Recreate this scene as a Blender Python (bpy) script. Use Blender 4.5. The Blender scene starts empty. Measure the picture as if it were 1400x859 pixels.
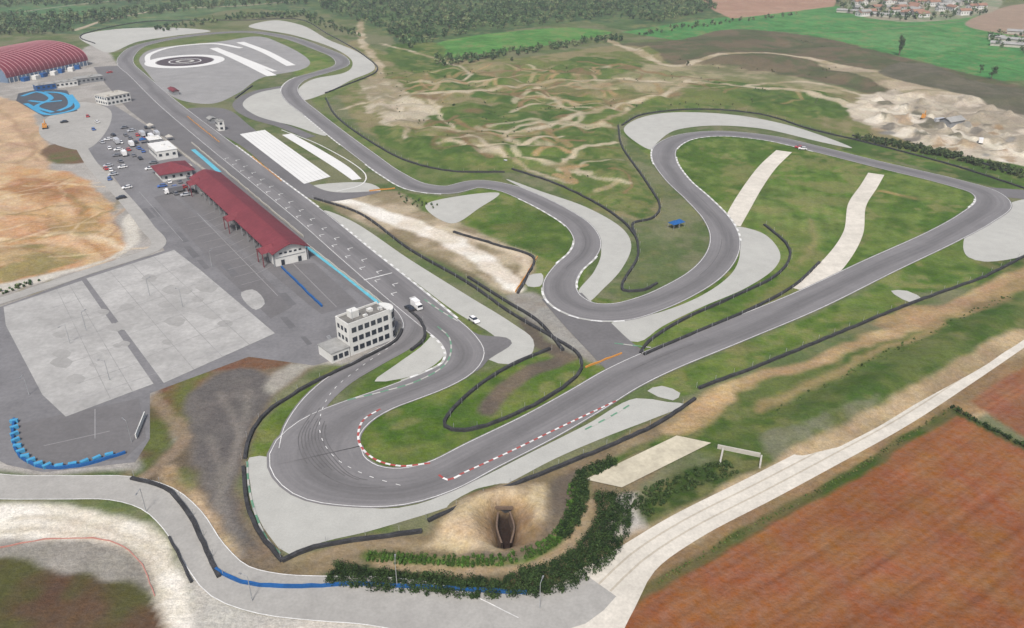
import bpy, math, random
import numpy as np
from mathutils import Vector
from mathutils.geometry import tessellate_polygon
random.seed(4); rng=np.random.default_rng(4)
sc=bpy.context.scene
# ------------------------------------------------------------------ camera
CH=130.0; PITCH=math.radians(27.3); F=1100.0
cam=bpy.data.objects.new("camera",bpy.data.cameras.new("camera"))
sc.collection.objects.link(cam); sc.camera=cam
cam.location=(0,0,CH); cam.rotation_euler=(math.pi/2-PITCH,0,0)
cam.data.sensor_width=36; cam.data.lens=F/1400*36; cam.data.clip_end=30000; cam.data.clip_start=1
cP,sP=math.cos(PITCH),math.sin(PITCH)
def G(u,v):
    """aerial survey reading -> metres on the level ground"""
    a=(u-700)/F; b=(v-429.5)/F
    t=CH/(sP+b*cP)
    return (a*t,(cP-b*sP)*t)
# ------------------------------------------------------------------ light
K=1.68
def lin(c):
    c=c/255.0
    return c/12.92 if c<=0.04045 else ((c+0.055)/1.055)**2.4
def C(r,g,b): return (lin(r)/K,lin(g)/K,lin(b)/K)
sc.view_settings.view_transform='Standard'; sc.view_settings.look='None'; sc.view_settings.exposure=0
w=bpy.data.worlds.new("World"); sc.world=w; w.use_nodes=True
nt=w.node_tree; bg=nt.nodes['Background']
sky=nt.nodes.new('ShaderNodeTexSky'); sky.sky_type='NISHITA'; sky.sun_disc=False
SE,SR=math.radians(52),math.radians(-172)   # sun behind the viewer
sky.sun_elevation=SE; sky.sun_rotation=SR; sky.dust_density=4.0
nt.links.new(sky.outputs[0],bg.inputs[0]); bg.inputs[1].default_value=0.15
sl=bpy.data.lights.new("sun",'SUN'); sl.energy=4.9; sl.angle=math.radians(10); sl.color=(1,.965,.915)
so=bpy.data.objects.new("sun",sl); sc.collection.objects.link(so)
sd=Vector((math.sin(SR)*math.cos(SE),math.cos(SR)*math.cos(SE),math.sin(SE)))
so.rotation_euler=sd.to_track_quat('Z','Y').to_euler()
so.location=(0,0,300)
# ------------------------------------------------------------------ materials
def nodes(m):
    m.use_nodes=True; return m.node_tree.nodes,m.node_tree.links
def mathn(N,L,op,a,b=None):
    n=N.new('ShaderNodeMath'); n.operation=op
    for i,x in enumerate((a,b)):
        if x is None: continue
        if isinstance(x,(int,float)): n.inputs[i].default_value=x
        else: L.new(x,n.inputs[i])
    return n.outputs[0]
def noise(N,L,vec,scale,detail=3,lo=.8,hi=1.2,rough=.6):
    n=N.new('ShaderNodeTexNoise'); n.inputs['Scale'].default_value=scale; n.inputs['Detail'].default_value=detail
    n.inputs['Roughness'].default_value=rough
    L.new(vec,n.inputs['Vector'])
    m=N.new('ShaderNodeMapRange'); m.inputs[1].default_value=.3; m.inputs[2].default_value=.7
    m.inputs[3].default_value=lo; m.inputs[4].default_value=hi
    L.new(n.outputs[0],m.inputs[0]); return m.outputs[0]
def scalecol(N,L,col,f):
    m=N.new('ShaderNodeVectorMath'); m.operation='SCALE'
    L.new(col,m.inputs[0]); L.new(f,m.inputs['Scale']); return m.outputs[0]
def mat(name,col,rough=.85,var=.12,scales=(.05,.4,2.5),spec=.2,stretch=None,metal=0,attr=False):
    m=bpy.data.materials.new(name); N,L=nodes(m); b=N['Principled BSDF']
    b.inputs['Roughness'].default_value=rough; b.inputs['Metallic'].default_value=metal
    b.inputs['Specular IOR Level'].default_value=spec
    g=N.new('ShaderNodeNewGeometry'); vec=g.outputs['Position']
    f=None
    for i,s in enumerate(scales):
        o=noise(N,L,vec,s,2,1-var,1+var); f=o if f is None else mathn(N,L,'MULTIPLY',f,o)
    if stretch:
        uv=N.new('ShaderNodeUVMap'); mp=N.new('ShaderNodeMapping'); mp.inputs['Scale'].default_value=(stretch[0],stretch[1],1)
        L.new(uv.outputs[0],mp.inputs[0]); o=noise(N,L,mp.outputs[0],1.0,3,1-stretch[2],1+stretch[2]); f=mathn(N,L,'MULTIPLY',f,o)
        sx=N.new('ShaderNodeSeparateXYZ'); L.new(uv.outputs[0],sx.inputs[0])
        mp2=N.new('ShaderNodeMapping'); mp2.inputs['Scale'].default_value=(0,.012,0); L.new(uv.outputs[0],mp2.inputs[0])
        wob=noise(N,L,mp2.outputs[0],1.0,1,4.2,9.8)
        d=mathn(N,L,'ABSOLUTE',mathn(N,L,'SUBTRACT',sx.outputs[0],wob))
        e=N.new('ShaderNodeMapRange'); e.inputs[1].default_value=.8; e.inputs[2].default_value=4.0; e.inputs[3].default_value=.82; e.inputs[4].default_value=1.04
        e.interpolation_type='SMOOTHSTEP'
        L.new(d,e.inputs[0]); f=mathn(N,L,'MULTIPLY',f,e.outputs[0])
    if attr:
        a=N.new('ShaderNodeAttribute'); a.attribute_name='Col'; c=a.outputs['Color']
    else:
        r=N.new('ShaderNodeRGB'); r.outputs[0].default_value=(*col,1); c=r.outputs[0]
    L.new(scalecol(N,L,c,f),b.inputs['Base Color'])
    return m
M={}
M['track']=mat('race_asphalt',C(132,130,131),.85,.05,(.02,.15,1.2),.15,stretch=(1.1,.03,.12))
M['track2']=mat('old_asphalt',C(120,118,119),.85,.08,(.02,.12,.9),.15)
M['paddock']=mat('paddock_asphalt',C(130,129,131),.85,.11,(.03,.11,.8),.15)
M['slab']=mat('worn_concrete',C(180,179,176),.85,.10,(.03,.12,.6),.15)
M['pale']=mat('white_slab',C(238,238,235),.7,.03)
M['gravel']=mat('runoff_gravel',C(191,191,185),.95,.05,(.03,.2,2.0),.1)
M['road']=mat('road_asphalt',C(176,174,169),.85,.07,(.04,.3,1.5),.1)
M['dust']=mat('dust_track',C(222,216,204),.95,.09,(.06,.3,1.5),.1)
M['white']=mat('white_paint',(.5,.5,.49),.7,.15,(.3,2.0))
M['faint']=mat('worn_white_paint',C(166,165,166),.8,.12,(.1,.6))
M['seam']=mat('pavement_seam',C(156,155,154),.8,.12,(.1,.6))
M['red']=mat('red_paint',C(178,84,80),.7,.12,(.3,2))
M['green']=mat('green_paint',C(110,158,130),.6,.1,(.3,2))
M['cyan']=mat('cyan_paint',C(104,190,212),.6,.1,(.3,2))
M['blue']=mat('blue_plastic',C(36,96,160),.5,.12,(.3,2))
M['tyre']=mat('tyre_rubber',(.03,.03,.032),.8,.35,(.5,3))
M['steel']=mat('galvanised_steel',(.30,.31,.32),.5,.08,(1,),metal=.3)
M['orange']=mat('orange_plastic',C(215,150,72),.5,.05,(1,))
M['wall']=mat('white_render',C(232,232,228),.8,.05,(.2,1.0))
M['greywall']=mat('grey_panel',C(150,152,155),.7,.06,(.2,1.0))
M['glass']=mat('window_glass',(.02,.025,.035),.15,.05,(1,),spec=.6)
M['redroof']=mat('red_roof',C(128,60,68),.7,.12,(.12,.8,2.5))
M['greyroof']=mat('grey_roof',C(165,165,162),.8,.12,(.2,1,))
M['tile']=mat('tile_roof',C(158,122,104),.8,.12,(.1,.6))
M['concrete']=mat('raw_concrete',C(196,192,182),.9,.08,(.2,1))
M['leaf']=mat('foliage',None,.9,.15,(.2,),attr=True,spec=.1)
M['bark']=mat('bark',(.09,.07,.05),.9,.2,(1,))
def paint_m(n,c): return mat(n,c,.35,.02,(1,),spec=.5)
CARM=[paint_m('car_white',(.6,.6,.6)),paint_m('car_silver',(.35,.36,.38)),paint_m('car_black',(.02,.02,.025)),paint_m('car_red',(.35,.03,.03)),paint_m('car_blue',(.04,.10,.3)),paint_m('car_grey',(.12,.12,.13))]
# ------------------------------------------------------------------ geometry helpers
def cat(P,closed=False,step=3.0):
    P=[np.array(p,float) for p in P]; n=len(P); out=[]
    rngI=range(n) if closed else range(n-1)
    for i in rngI:
        p1=P[i]; p2=P[(i+1)%n]
        p0=P[(i-1)%n] if (closed or i>0) else 2*p1-p2
        p3=P[(i+2)%n] if (closed or i<n-2) else 2*p2-p1
        def tj(ti,a,b): return ti+max(np.linalg.norm(b[:2]-a[:2]),1e-3)**.5
        t0=0;t1=tj(t0,p0,p1);t2=tj(t1,p1,p2);t3=tj(t2,p2,p3)
        k=max(2,int(np.linalg.norm(p2[:2]-p1[:2])/step))
        for j in range(k):
            t=t1+(t2-t1)*j/k
            A1=(t1-t)/(t1-t0)*p0+(t-t0)/(t1-t0)*p1
            A2=(t2-t)/(t2-t1)*p1+(t-t1)/(t2-t1)*p2
            A3=(t3-t)/(t3-t2)*p2+(t-t2)/(t3-t2)*p3
            B1=(t2-t)/(t2-t0)*A1+(t-t0)/(t2-t0)*A2
            B2=(t3-t)/(t3-t1)*A2+(t-t1)/(t3-t1)*A3
            out.append((t2-t)/(t2-t1)*B1+(t-t1)/(t2-t1)*B2)
    if not closed: out.append(P[-1])
    return np.array(out)
class MB:
    def __init__(s): s.v=[];s.f=[];s.m=[];s.uv=[]
    def add(s,vs,fs,mi=0,uvs=None):
        o=len(s.v); s.v+= [tuple(map(float,x)) for x in vs]
        for f in fs: s.f.append(tuple(o+i for i in f)); s.m.append(mi)
        s.uv+= (uvs if uvs is not None else [(float(x[0]),float(x[1])) for x in vs])
    def box(s,cx,cy,cz,lx,ly,lz,yaw=0,mi=0,taper=1.0):
        c,si=math.cos(yaw),math.sin(yaw); vs=[]
        for z,k in ((-.5,1),(.5,taper)):
            for x,y in ((-.5,-.5),(.5,-.5),(.5,.5),(-.5,.5)):
                X,Y=x*lx*k,y*ly*k; vs.append((cx+X*c-Y*si,cy+X*si+Y*c,cz+z*lz))
        s.add(vs,[(3,2,1,0),(4,5,6,7),(0,1,5,4),(1,2,6,5),(2,3,7,6),(3,0,4,7)],mi)
    def obj(s,name,mats,parent=None,smooth=False):
        me=bpy.data.meshes.new(name); me.from_pydata(s.v,[],s.f)
        for m in mats: me.materials.append(m)
        me.polygons.foreach_set('material_index',s.m)
        uvl=me.uv_layers.new(name='UVMap')
        li=np.zeros(len(me.loops),int); me.loops.foreach_get('vertex_index',li)
        uvl.data.foreach_set('uv',np.array(s.uv,float)[li].ravel())
        if smooth: me.polygons.foreach_set('use_smooth',[True]*len(me.polygons))
        me.update()
        ob=bpy.data.objects.new(name,me); sc.collection.objects.link(ob)
        if parent: ob.parent=parent
        return ob
def empty(name,loc=(0,0,0),yaw=0):
    e=bpy.data.objects.new(name,None); e.location=loc; e.rotation_euler=(0,0,yaw); e.empty_display_size=1
    sc.collection.objects.link(e); return e
def W(pts): return [G(p[0],p[1])+tuple(p[2:]) for p in pts]
def sheet(mb,pts,z,mi=0,smooth=True,step=3):
    P=cat(W(pts),True,step) if smooth else np.array(W(pts))
    vs=[(p[0],p[1],z) for p in P]
    tri=tessellate_polygon([[Vector(v) for v in vs]])
    fs=[]
    for t in tri:
        a,b,c=[vs[i] for i in t]
        cr=(b[0]-a[0])*(c[1]-a[1])-(b[1]-a[1])*(c[0]-a[0])
        fs.append(tuple(t) if cr>0 else tuple(t[::-1]))
    mb.add(vs,fs,mi)
def frame(P,closed=False):
    if closed: T=np.roll(P,-1,0)-np.roll(P,1,0)
    else: T=np.gradient(P,axis=0)
    T=T[:,:2]; T/=np.linalg.norm(T,axis=1)[:,None]+1e-9
    return np.stack([-T[:,1],T[:,0]],1)
def strip(mb,pts,width,z,mi=0,closed=False,step=3,off=0.0,world=False):
    P=cat(pts if world else W(pts),closed,step)
    Nn=frame(P,closed); wd=P[:,2] if P.shape[1]>2 else np.full(len(P),width)
    n=len(P); d=np.concatenate([[0],np.cumsum(np.linalg.norm(np.diff(P[:,:2],axis=0),axis=1))])
    vs=[];uv=[]
    L=P[:,:2]+Nn*(wd/2+off)[:,None]; R=P[:,:2]-Nn*(wd/2-off)[:,None]
    for i in range(n):
        vs+=[(L[i][0],L[i][1],z),(R[i][0],R[i][1],z)]; uv+=[(0,d[i]),(14,d[i])]
    m=n if closed else n-1
    fs=[(2*i+1,2*((i+1)%n)+1,2*((i+1)%n),2*i) for i in range(m)]
    mb.add(vs,fs,mi,uv)
    return L,R
def line(mb,Q,width,z,mi=0,closed=False):
    Q=np.array(Q)[:,:2]; Nn=frame(Q,closed); n=len(Q); vs=[]
    for i in range(n):
        a=Q[i]+Nn[i]*width/2; b=Q[i]-Nn[i]*width/2; vs+=[(*a,z),(*b,z)]
    m=n if closed else n-1
    mb.add(vs,[(2*i+1,2*((i+1)%n)+1,2*((i+1)%n),2*i) for i in range(m)],mi)
def kerb(mb,pts,width=1.3,blk=2.4,z=.16,ms=(0,1)):
    P=cat(W(pts),False,blk)[:,:2]; Nn=frame(P)
    for i in range(len(P)-1):
        a,b=P[i],P[i+1]; h=width/2
        vs=[(*(a+Nn[i]*h),z+.04),(*(a-Nn[i]*h),z),(*(b-Nn[i+1]*h),z),(*(b+Nn[i+1]*h),z+.04)]
        mb.add(vs,[(0,1,2,3)],ms[i%2])
def barrier(mb,pts,width=.9,height=1.1,mi=0,step=3,posts=False,pmi=1):
    P=cat(W(pts),False,step)[:,:2]; Nn=frame(P); n=len(P); vs=[]
    jit=np.array([random.uniform(-.12,.12) for _ in range(n)])
    for i in range(n):
        a=P[i]+Nn[i]*(width/2+jit[i]); b=P[i]-Nn[i]*(width/2-jit[i]); h=height+jit[i]
        vs+=[(*a,-.3),(*a,h),(*b,h),(*b,-.3)]
    fs=[]
    for i in range(n-1):
        for k in range(3):
            p=4*i+k; fs.append((p,p+1,p+5,p+4))
    fs+=[(3,2,1,0),(4*n-4,4*n-3,4*n-2,4*n-1)]
    mb.add(vs,fs,mi)
    if posts:
        for i in range(0,n,3):
            q=P[i]+Nn[i]*(width/2+.4); mb.box(q[0],q[1],1.0,.08,.08,2.0,0,pmi)
# ------------------------------------------------------------------ ground sheet
ys=[-3000,-1000,-200,0,50]; y=90.0
while y<1300: ys.append(y); y+=.42+.0028*y
ys+=[1340,1450,1700,2200,3200,5000,9000,16000]; ys=np.array(ys)
xs=np.concatenate([[-16000,-8000,-4000,-2000,-1200,-900],np.arange(-770,771,1.3),[900,1200,2000,4000,8000,16000]])
X,Y=np.meshgrid(xs,ys); NY,NX=X.shape
def vn(x,y,s,seed):
    x=x/s+seed*17.3; y=y/s-seed*9.7; xi=np.floor(x).astype(np.int64); yi=np.floor(y).astype(np.int64); fx=x-xi; fy=y-yi
    fx=fx*fx*(3-2*fx); fy=fy*fy*(3-2*fy)
    def h(a,b):
        n=(a*374761393+b*668265263+seed*1442695)&0x7fffffff; n=((n^(n>>13))*1274126177)&0x7fffffff
        return ((n^(n>>16))&0xffff)/65535.0
    return (h(xi,yi)*(1-fx)+h(xi+1,yi)*fx)*(1-fy)+(h(xi,yi+1)*(1-fx)+h(xi+1,yi+1)*fx)*fy
N60,N25,N10,N4=vn(X,Y,60,1),vn(X,Y,25,2),vn(X,Y,10,3),vn(X,Y,4,4)
WX=(vn(X,Y,16,5)-.5)*1.2+(vn(X,Y,5,6)-.5)*.8; WY=(vn(X,Y,16,7)-.5)*1.2+(vn(X,Y,5,8)-.5)*.8
NM=.42*N25+.33*N10+.25*N4
COL=np.zeros((NY,NX,3)); HT=np.zeros((NY,NX)); FLD=np.zeros((NY,NX))
def ss(a,b,x):
    t=np.clip((x-a)/(b-a),0,1); return t*t*(3-2*t)
def region(P,pad):
    x0,y0=P.min(0)[:2]-pad; x1,y1=P.max(0)[:2]+pad
    i0,i1=np.searchsorted(ys,[y0,y1]); j0,j1=np.searchsorted(xs,[x0,x1])
    return slice(max(i0-1,0),i1+1),slice(max(j0-1,0),j1+1)
def segd(x,y,P,closed,inside=True):
    n=len(P); d=np.full(x.shape,1e18); ins=np.zeros(x.shape,bool)
    for i in range(n if closed else n-1):
        a=P[i];b=P[(i+1)%n]; ex,ey=b[0]-a[0],b[1]-a[1]; l=ex*ex+ey*ey+1e-9
        t=np.clip(((x-a[0])*ex+(y-a[1])*ey)/l,0,1)
        dd=(x-a[0]-t*ex)**2+(y-a[1]-t*ey)**2; np.minimum(d,dd,out=d)
        if closed and abs(ey)>1e-9:
            c=((a[1]>y)!=(b[1]>y))&(x<ex*(y-a[1])/ey+a[0]); ins^=c
    d=np.sqrt(d); return np.where(ins,d,-d) if closed else d
def mask(pts,feather,warp,smooth=True):
    P=cat(W(pts),True,12)[:,:2] if smooth else np.array(W(pts))[:,:2]
    r=region(P,feather+2*warp+3)
    s=segd(X[r]+warp*WX[r],Y[r]+warp*WY[r],P,True)
    return r,ss(-feather/2,feather/2,s)
def lay(r,m,c,c2,op,contrast=.13):
    c=np.array(C(*c)); col=np.broadcast_to(c,m.shape+(3,))
    if c2 is not None:
        t=ss(.5-contrast,.5+contrast,NM[r])[...,None]; col=col*(1-t)+np.array(C(*c2))*t
    m=(m*op)[...,None]; COL[r]=COL[r]*(1-m)+col*m
def paint(pts,c,c2=None,feather=3,warp=4,op=1,smooth=True,field=0):
    r,m=mask(pts,feather,warp,smooth); lay(r,m,c,c2,op)
    if field: FLD[r]=np.maximum(FLD[r],m*field)
def trail(pts,width,c,c2=None,feather=1.5,warp=2,op=1,world=False):
    P=np.array(pts) if world else cat(W(pts),False,10)[:,:2]; r=region(P,width+feather+2*warp)
    d=segd(X[r]+warp*WX[r],Y[r]+warp*WY[r],P,False)
    lay(r,1-ss(width/2-feather/2,width/2+feather/2,d),c,c2,op)
def relief(pts,fn,feather=12):
    r,m=mask(pts,feather,0); HT[r]+=m*fn(r)
def stripes(pts,ang,period,amt,sm=True):   # mowing / tractor lines
    r,m=mask(pts,3,0,sm); a=math.radians(ang); s=np.sin((X[r]*math.cos(a)+Y[r]*math.sin(a)+2*WX[r])*2*math.pi/period)
    COL[r]*=(1+amt*m*s)[...,None]
def inpoly(poly,n,R=None):
    R=R or rng
    P=np.array(W(poly))[:,:2]; out=[]
    lo,hi=P.min(0),P.max(0)
    while len(out)<n:
        p=R.uniform(lo,hi,(n*3,2)); s=segd(p[:,0],p[:,1],P,True); out+=list(p[s>0])
    return np.array(out[:n])
GR=(82,108,46); GR2=(110,128,66); DG=(62,86,42)
COL[:]=np.array(C(120,122,92)); t=ss(.4,.6,NM)[...,None]; COL=COL*(1-t)+np.array(C(96,110,70))*t
# far country, colours shifted lighter and bluer to imitate haze
paint([(-200,-30),(430,-30),(430,18),(330,12),(210,38),(110,47),(0,40),(-200,60)],(76,102,72),(94,118,82))
paint([(0,12),(90,6),(140,18),(60,30),(0,32)],(82,120,80),None)
paint([(160,12),(300,4),(380,6),(260,20),(180,30)],(90,118,80),(104,126,92))
trail([(100,42),(160,24),(240,12),(330,8),(400,2)],7,(176,164,142))
trail([(0,20),(120,5),(230,-5)],6,(150,150,130))
paint([(420,-30),(960,-30),(985,20),(860,42),(800,30),(700,42),(600,60),(560,72),(520,40),(440,18)],(70,94,62),(88,110,70))
paint([(592,62),(640,50),(780,38),(835,44),(760,60),(640,76),(605,80)],(86,138,68),(94,144,74),warp=1)
paint([(850,44),(950,28),(1140,8),(1200,14),(1260,24),(1500,10),(1500,130),(1400,110),(1340,112),(1262,84),(1100,48),(1000,42),(930,56)],(86,144,80),(78,136,76),warp=1,smooth=False)
stripes([(850,44),(950,28),(1140,8),(1260,24),(1500,10),(1500,130),(1340,112),(1100,48)],20,14,.05,False)
trail([(1000,42),(1130,45),(1230,38),(1330,28)],4,(120,132,96),warp=1)
trail([(1120,10),(1200,34),(1300,70),(1400,100)],3,(78,118,68),warp=1,op=.6)
paint([(1130,50),(1240,40),(1330,60),(1280,74),(1190,62)],(104,152,96),(96,146,88),warp=1,op=.7,smooth=False)
paint([(930,-30),(1160,-30),(1140,9),(1000,26),(975,14)],(174,144,124),(166,134,114),warp=1,smooth=False)
paint([(1320,34),(1420,4),(1500,10),(1500,60),(1345,42)],(160,140,122),None,warp=1)
paint([(1150,14),(1210,-6),(1350,-6),(1345,20),(1230,30)],(134,144,116),(160,154,134),warp=1)
paint([(840,62),(930,54),(1000,40),(1100,48),(1262,86),(1500,150),(1500,200),(1300,165),(1200,132),(1100,108),(950,98),(880,92)],(110,100,80),(88,94,66))
# motocross land
MX=[(485,55),(560,80),(700,80),(860,62),(950,98),(1200,130),(1500,205),(1500,260),(1300,222),(1170,190),(1000,150),(890,150),(845,170),(860,220),(905,290),(880,305),(790,275),(735,238),(640,232),(560,215),(470,140)]
paint(MX,(140,132,98),(106,116,66))
paint([(700,110),(850,90),(1000,92),(1150,125),(1100,135),(900,125),(760,125)],(168,158,128),(130,130,94),feather=6,warp=8,op=.7)
for g in [[(520,170),(600,190),(650,200),(690,232),(620,238),(560,215),(515,185)],
 [(545,118),(600,112),(645,116),(620,131),(560,130)],[(640,132),(700,124),(790,132),(835,148),(760,152),(690,146)],
 [(940,116),(1000,112),(1080,120),(1165,146),(1150,162),(1080,160),(1000,136)],
 [(690,195),(760,180),(830,178),(852,215),(895,280),(884,302),(830,282),(760,250),(710,225)],
 [(590,155),(680,145),(730,165),(700,185),(640,184),(600,176)],[(600,60),(620,90),(700,108),(800,80),(880,92),(840,108),(700,118),(560,100),(540,60)],
 [(850,150),(900,140),(1000,146),(980,152),(890,154)],[(560,225),(640,240),(690,236),(660,250),(600,248)],
 [(740,150),(820,150),(850,165),(800,178),(740,175)]]:
    paint(g,(72,100,44),(98,116,60),feather=5,warp=6,op=.93)
R2=np.random.default_rng(11)
TR=[(495,105),(620,95),(820,82),(950,104),(1120,128),(1080,150),(1000,135),(900,135),(840,170),(850,215),(890,280),(800,262),(735,228),(640,222),(560,200),(510,160)]
for k_,p in enumerate(inpoly(TR,95,R2)):
    a=R2.uniform(0,6.28); q=[p]; tr_=R2.uniform(-.16,.16)
    for j in range(int(R2.uniform(5,15))):
        a+=tr_+R2.uniform(-.4,.4); q.append(q[-1]+R2.uniform(6,10)*np.array([math.cos(a),math.sin(a)*1.0]))
    P=np.array(W(TR))[:,:2]; q=np.array(q); q=q[segd(q[:,0],q[:,1],P,True)>1]
    if len(q)<3: continue
    c=[(178,160,128),(164,140,104),(142,120,88),(126,106,78),(194,182,156)][k_%5]
    trail(q,R2.uniform(1.8,4.6),c,None,2.0,2.5,R2.uniform(.6,.95),world=True)
for p in inpoly(TR,34,R2):
    s=R2.uniform(4,12); q=[p+s*np.array([math.cos(b_)*1.3,math.sin(b_)])*R2.uniform(.6,1.2) for b_ in np.arange(0,6.2,1.05)]
    Pq=np.array(q); r=region(Pq,20); m_=ss(-3,3,segd(X[r]+5*WX[r],Y[r]+5*WY[r],Pq,True)); lay(r,m_,[(166,146,112),(134,112,84),(192,180,156)][int(R2.integers(3))],(116,114,76),.8)
PT=(194,182,158)
for p,wd in [([(505,105),(560,132),(620,130),(700,120),(830,110),(930,114),(1010,118),(1100,130),(1200,158)],7.5),
 ([(830,55),(880,75),(920,90),(1000,80),(1100,85),(1180,100),(1250,132),(1300,140)],8.5),
 ([(492,30),(496,60),(520,92),(512,130)],8),([(940,112),(918,130),(850,146),(800,160),(700,182),(650,176)],6),
 ([(520,60),(560,70),(620,90),(640,110),(560,115)],4),([(640,180),(580,175),(540,150),(560,132)],5),
 ([(710,200),(690,180),(740,170),(800,176),(860,150)],3.5),([(600,200),(640,190),(690,215),(740,240),(780,250)],3),
 ([(1010,118),(1100,112),(1200,135)],5),([(470,150),(500,140),(540,160),(560,190)],4)]:
    trail(p,wd,PT,(164,150,120),feather=3,warp=4,op=.88)
for p in [[(760,240),(785,250),(770,232),(800,228)],[(735,215),(760,205),(780,212)]]:
    trail(p,4,(176,148,112),None,2,3,.8)
paint([(495,110),(530,108),(560,135),(600,150),(560,175),(520,165),(500,140)],(194,184,164),(154,144,118),warp=7,op=.85)
# gravel works
paint([(1180,132),(1250,124),(1320,134),(1400,158),(1500,180),(1500,250),(1400,235),(1320,215),(1240,192),(1170,165)],(200,190,172),(160,150,134),warp=6,op=.95)
paint([(1120,90),(1250,112),(1330,135),(1250,132),(1180,112)],(184,170,146),(146,138,108),warp=5,op=.8)
for i in range(56):
    u=random.uniform(1185,1400); v=134+(u-1190)*.24+random.uniform(0,44); s=random.uniform(4,16)
    paint([(u-s,v),(u,v-s*.3),(u+s,v),(u,v+s*.25)],random.choice([(140,138,132),(116,112,104),(226,218,202),(170,152,126),(100,98,82),(150,128,100)]),None,2,3,.85)
trail([(1180,150),(1260,160),(1330,190),(1400,215)],6,(220,212,194),None,2,3,.9)
paint([(1262,86),(1330,110),(1500,140),(1500,180),(1400,158),(1290,128),(1200,108)],(94,94,76),(108,104,88),warp=3)
paint([(1150,190),(1260,205),(1500,250),(1500,290),(1380,262),(1200,215),(1150,205)],(84,108,52),(72,94,48))
paint([(130,80),(170,70),(200,62),(330,45),(390,50),(460,72),(500,100),(440,150),(500,205),(560,245),(640,262),(680,255),(690,240),(640,236),(560,222),(490,180),(420,130),(440,110),(410,75),(330,58),(200,75),(190,90),(250,140),(330,205),(310,210),(160,110)],(96,116,60),(112,122,76),warp=2,op=.9)
paint([(400,70),(440,78),(455,92),(430,106),(400,102),(410,88)],(96,122,56),(112,130,70),warp=2)
# infield circuit grass
paint([(850,178),(900,195),(1000,185),(1150,205),(1290,245),(1345,275),(1300,310),(1190,370),(1110,410),(980,450),(900,478),(820,480),(800,440),(760,420),(730,390),(690,350),(600,300),(640,262),(700,262),(800,310),(810,345),(800,400),(840,412),(930,385),(975,345),(960,290),(900,225)],GR,GR2,warp=1.5)
paint([(1050,215),(1190,238),(1160,300),(1095,395),(1040,345),(1025,300)],(98,124,56),(118,134,74),warp=2,op=.7)
stripes([(1050,215),(1190,238),(1160,300),(1095,395),(1040,345),(1025,300)],-15,6,.09)
stripes([(930,205),(1040,205),(1000,290),(950,260)],30,7,.06)
stripes([(1210,250),(1320,268),(1290,310),(1170,360)],-30,7,.06)
paint([(1040,300),(1095,318),(1130,350),(1110,390),(1060,420),(1010,430),(1080,370),(1075,335)],(126,126,80),(104,120,62),warp=4,op=.8)
trail([(1205,262),(1225,266),(1250,272)],3,(166,140,100),None,2,2,.8)
trail([(1100,300),(1115,330),(1095,360)],2.5,(150,140,100),None,3,3,.6)
paint([(895,530),(1000,478),(1100,436),(1230,384),(1250,400),(1240,415),(1100,470),(960,530),(920,545)],GR,GR2,warp=1.5)
paint([(1195,382),(1310,322),(1335,322),(1335,355),(1400,372),(1300,395),(1230,400)],GR,GR2,warp=1)
paint([(1345,360),(1420,330),(1420,365),(1360,385),(1340,372)],GR,DG,warp=2)
paint([(690,300),(640,300),(600,300),(570,275),(545,262),(620,270),(690,262),(760,290),(790,330),(780,360),(745,395),(715,385),(700,345)],(90,112,54),GR2,warp=3)
paint([(490,600),(500,572),(570,543),(640,515),(690,500),(750,475),(800,484),(838,512),(740,575),(620,628),(545,640),(500,622)],GR,(108,122,62),warp=1)
trail([(665,560),(690,530),(730,505),(775,488),(740,470),(720,440)],6,(100,92,82),(120,108,92),2,1)
paint([(470,556),(520,500),(570,470),(610,445),(620,480),(600,512),(540,538)],GR,GR2,warp=.5)
paint([(335,630),(345,590),(380,555),(440,515),(545,448),(560,460),(500,510),(430,560),(390,625)],(98,117,55),(118,122,70),warp=1)
for k_ in range(60):
    u,v=random.choice([(random.uniform(930,1300),random.uniform(210,300)),(random.uniform(520,800),random.uniform(500,620)),(random.uniform(920,1220),random.uniform(400,520)),(random.uniform(640,770),random.uniform(280,360)),(random.uniform(1000,1140),random.uniform(230,400))])
    s=random.uniform(.4,1.3)
    paint([(u-22*s,v),(u,v-6*s),(u+26*s,v-3*s),(u+8*s,v+7*s)],random.choice([(128,132,82),(64,90,38),(120,118,76),(74,100,42),(138,130,92)]),None,5,5,.42)
# main straight verge
trail([(250,160),(330,225),(430,290),(560,390),(640,450),(668,480)],6,(98,118,58),(116,124,78),1,1)
# construction pale strip right of straight
paint([(440,272),(500,265),(540,262),(580,290),(640,310),(700,335),(735,350),(728,380),(705,402),(690,405),(650,380),(590,350),(520,315)],(186,172,148),(146,134,108),warp=3)
trail([(470,276),(560,306),(640,342),(690,380),(700,392)],10,(240,236,226),(222,212,196),3,3)
trail([(600,310),(680,336),(720,352),(716,376)],4,(214,200,176),None,2,2,.8)
trail([(500,300),(560,335),(640,378)],3,(126,112,90),None,2,3,.7)
paint([(690,405),(730,400),(770,430),(820,470),(830,500),(800,495),(740,450)],(160,158,152),(146,140,130),warp=1.5)
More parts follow.
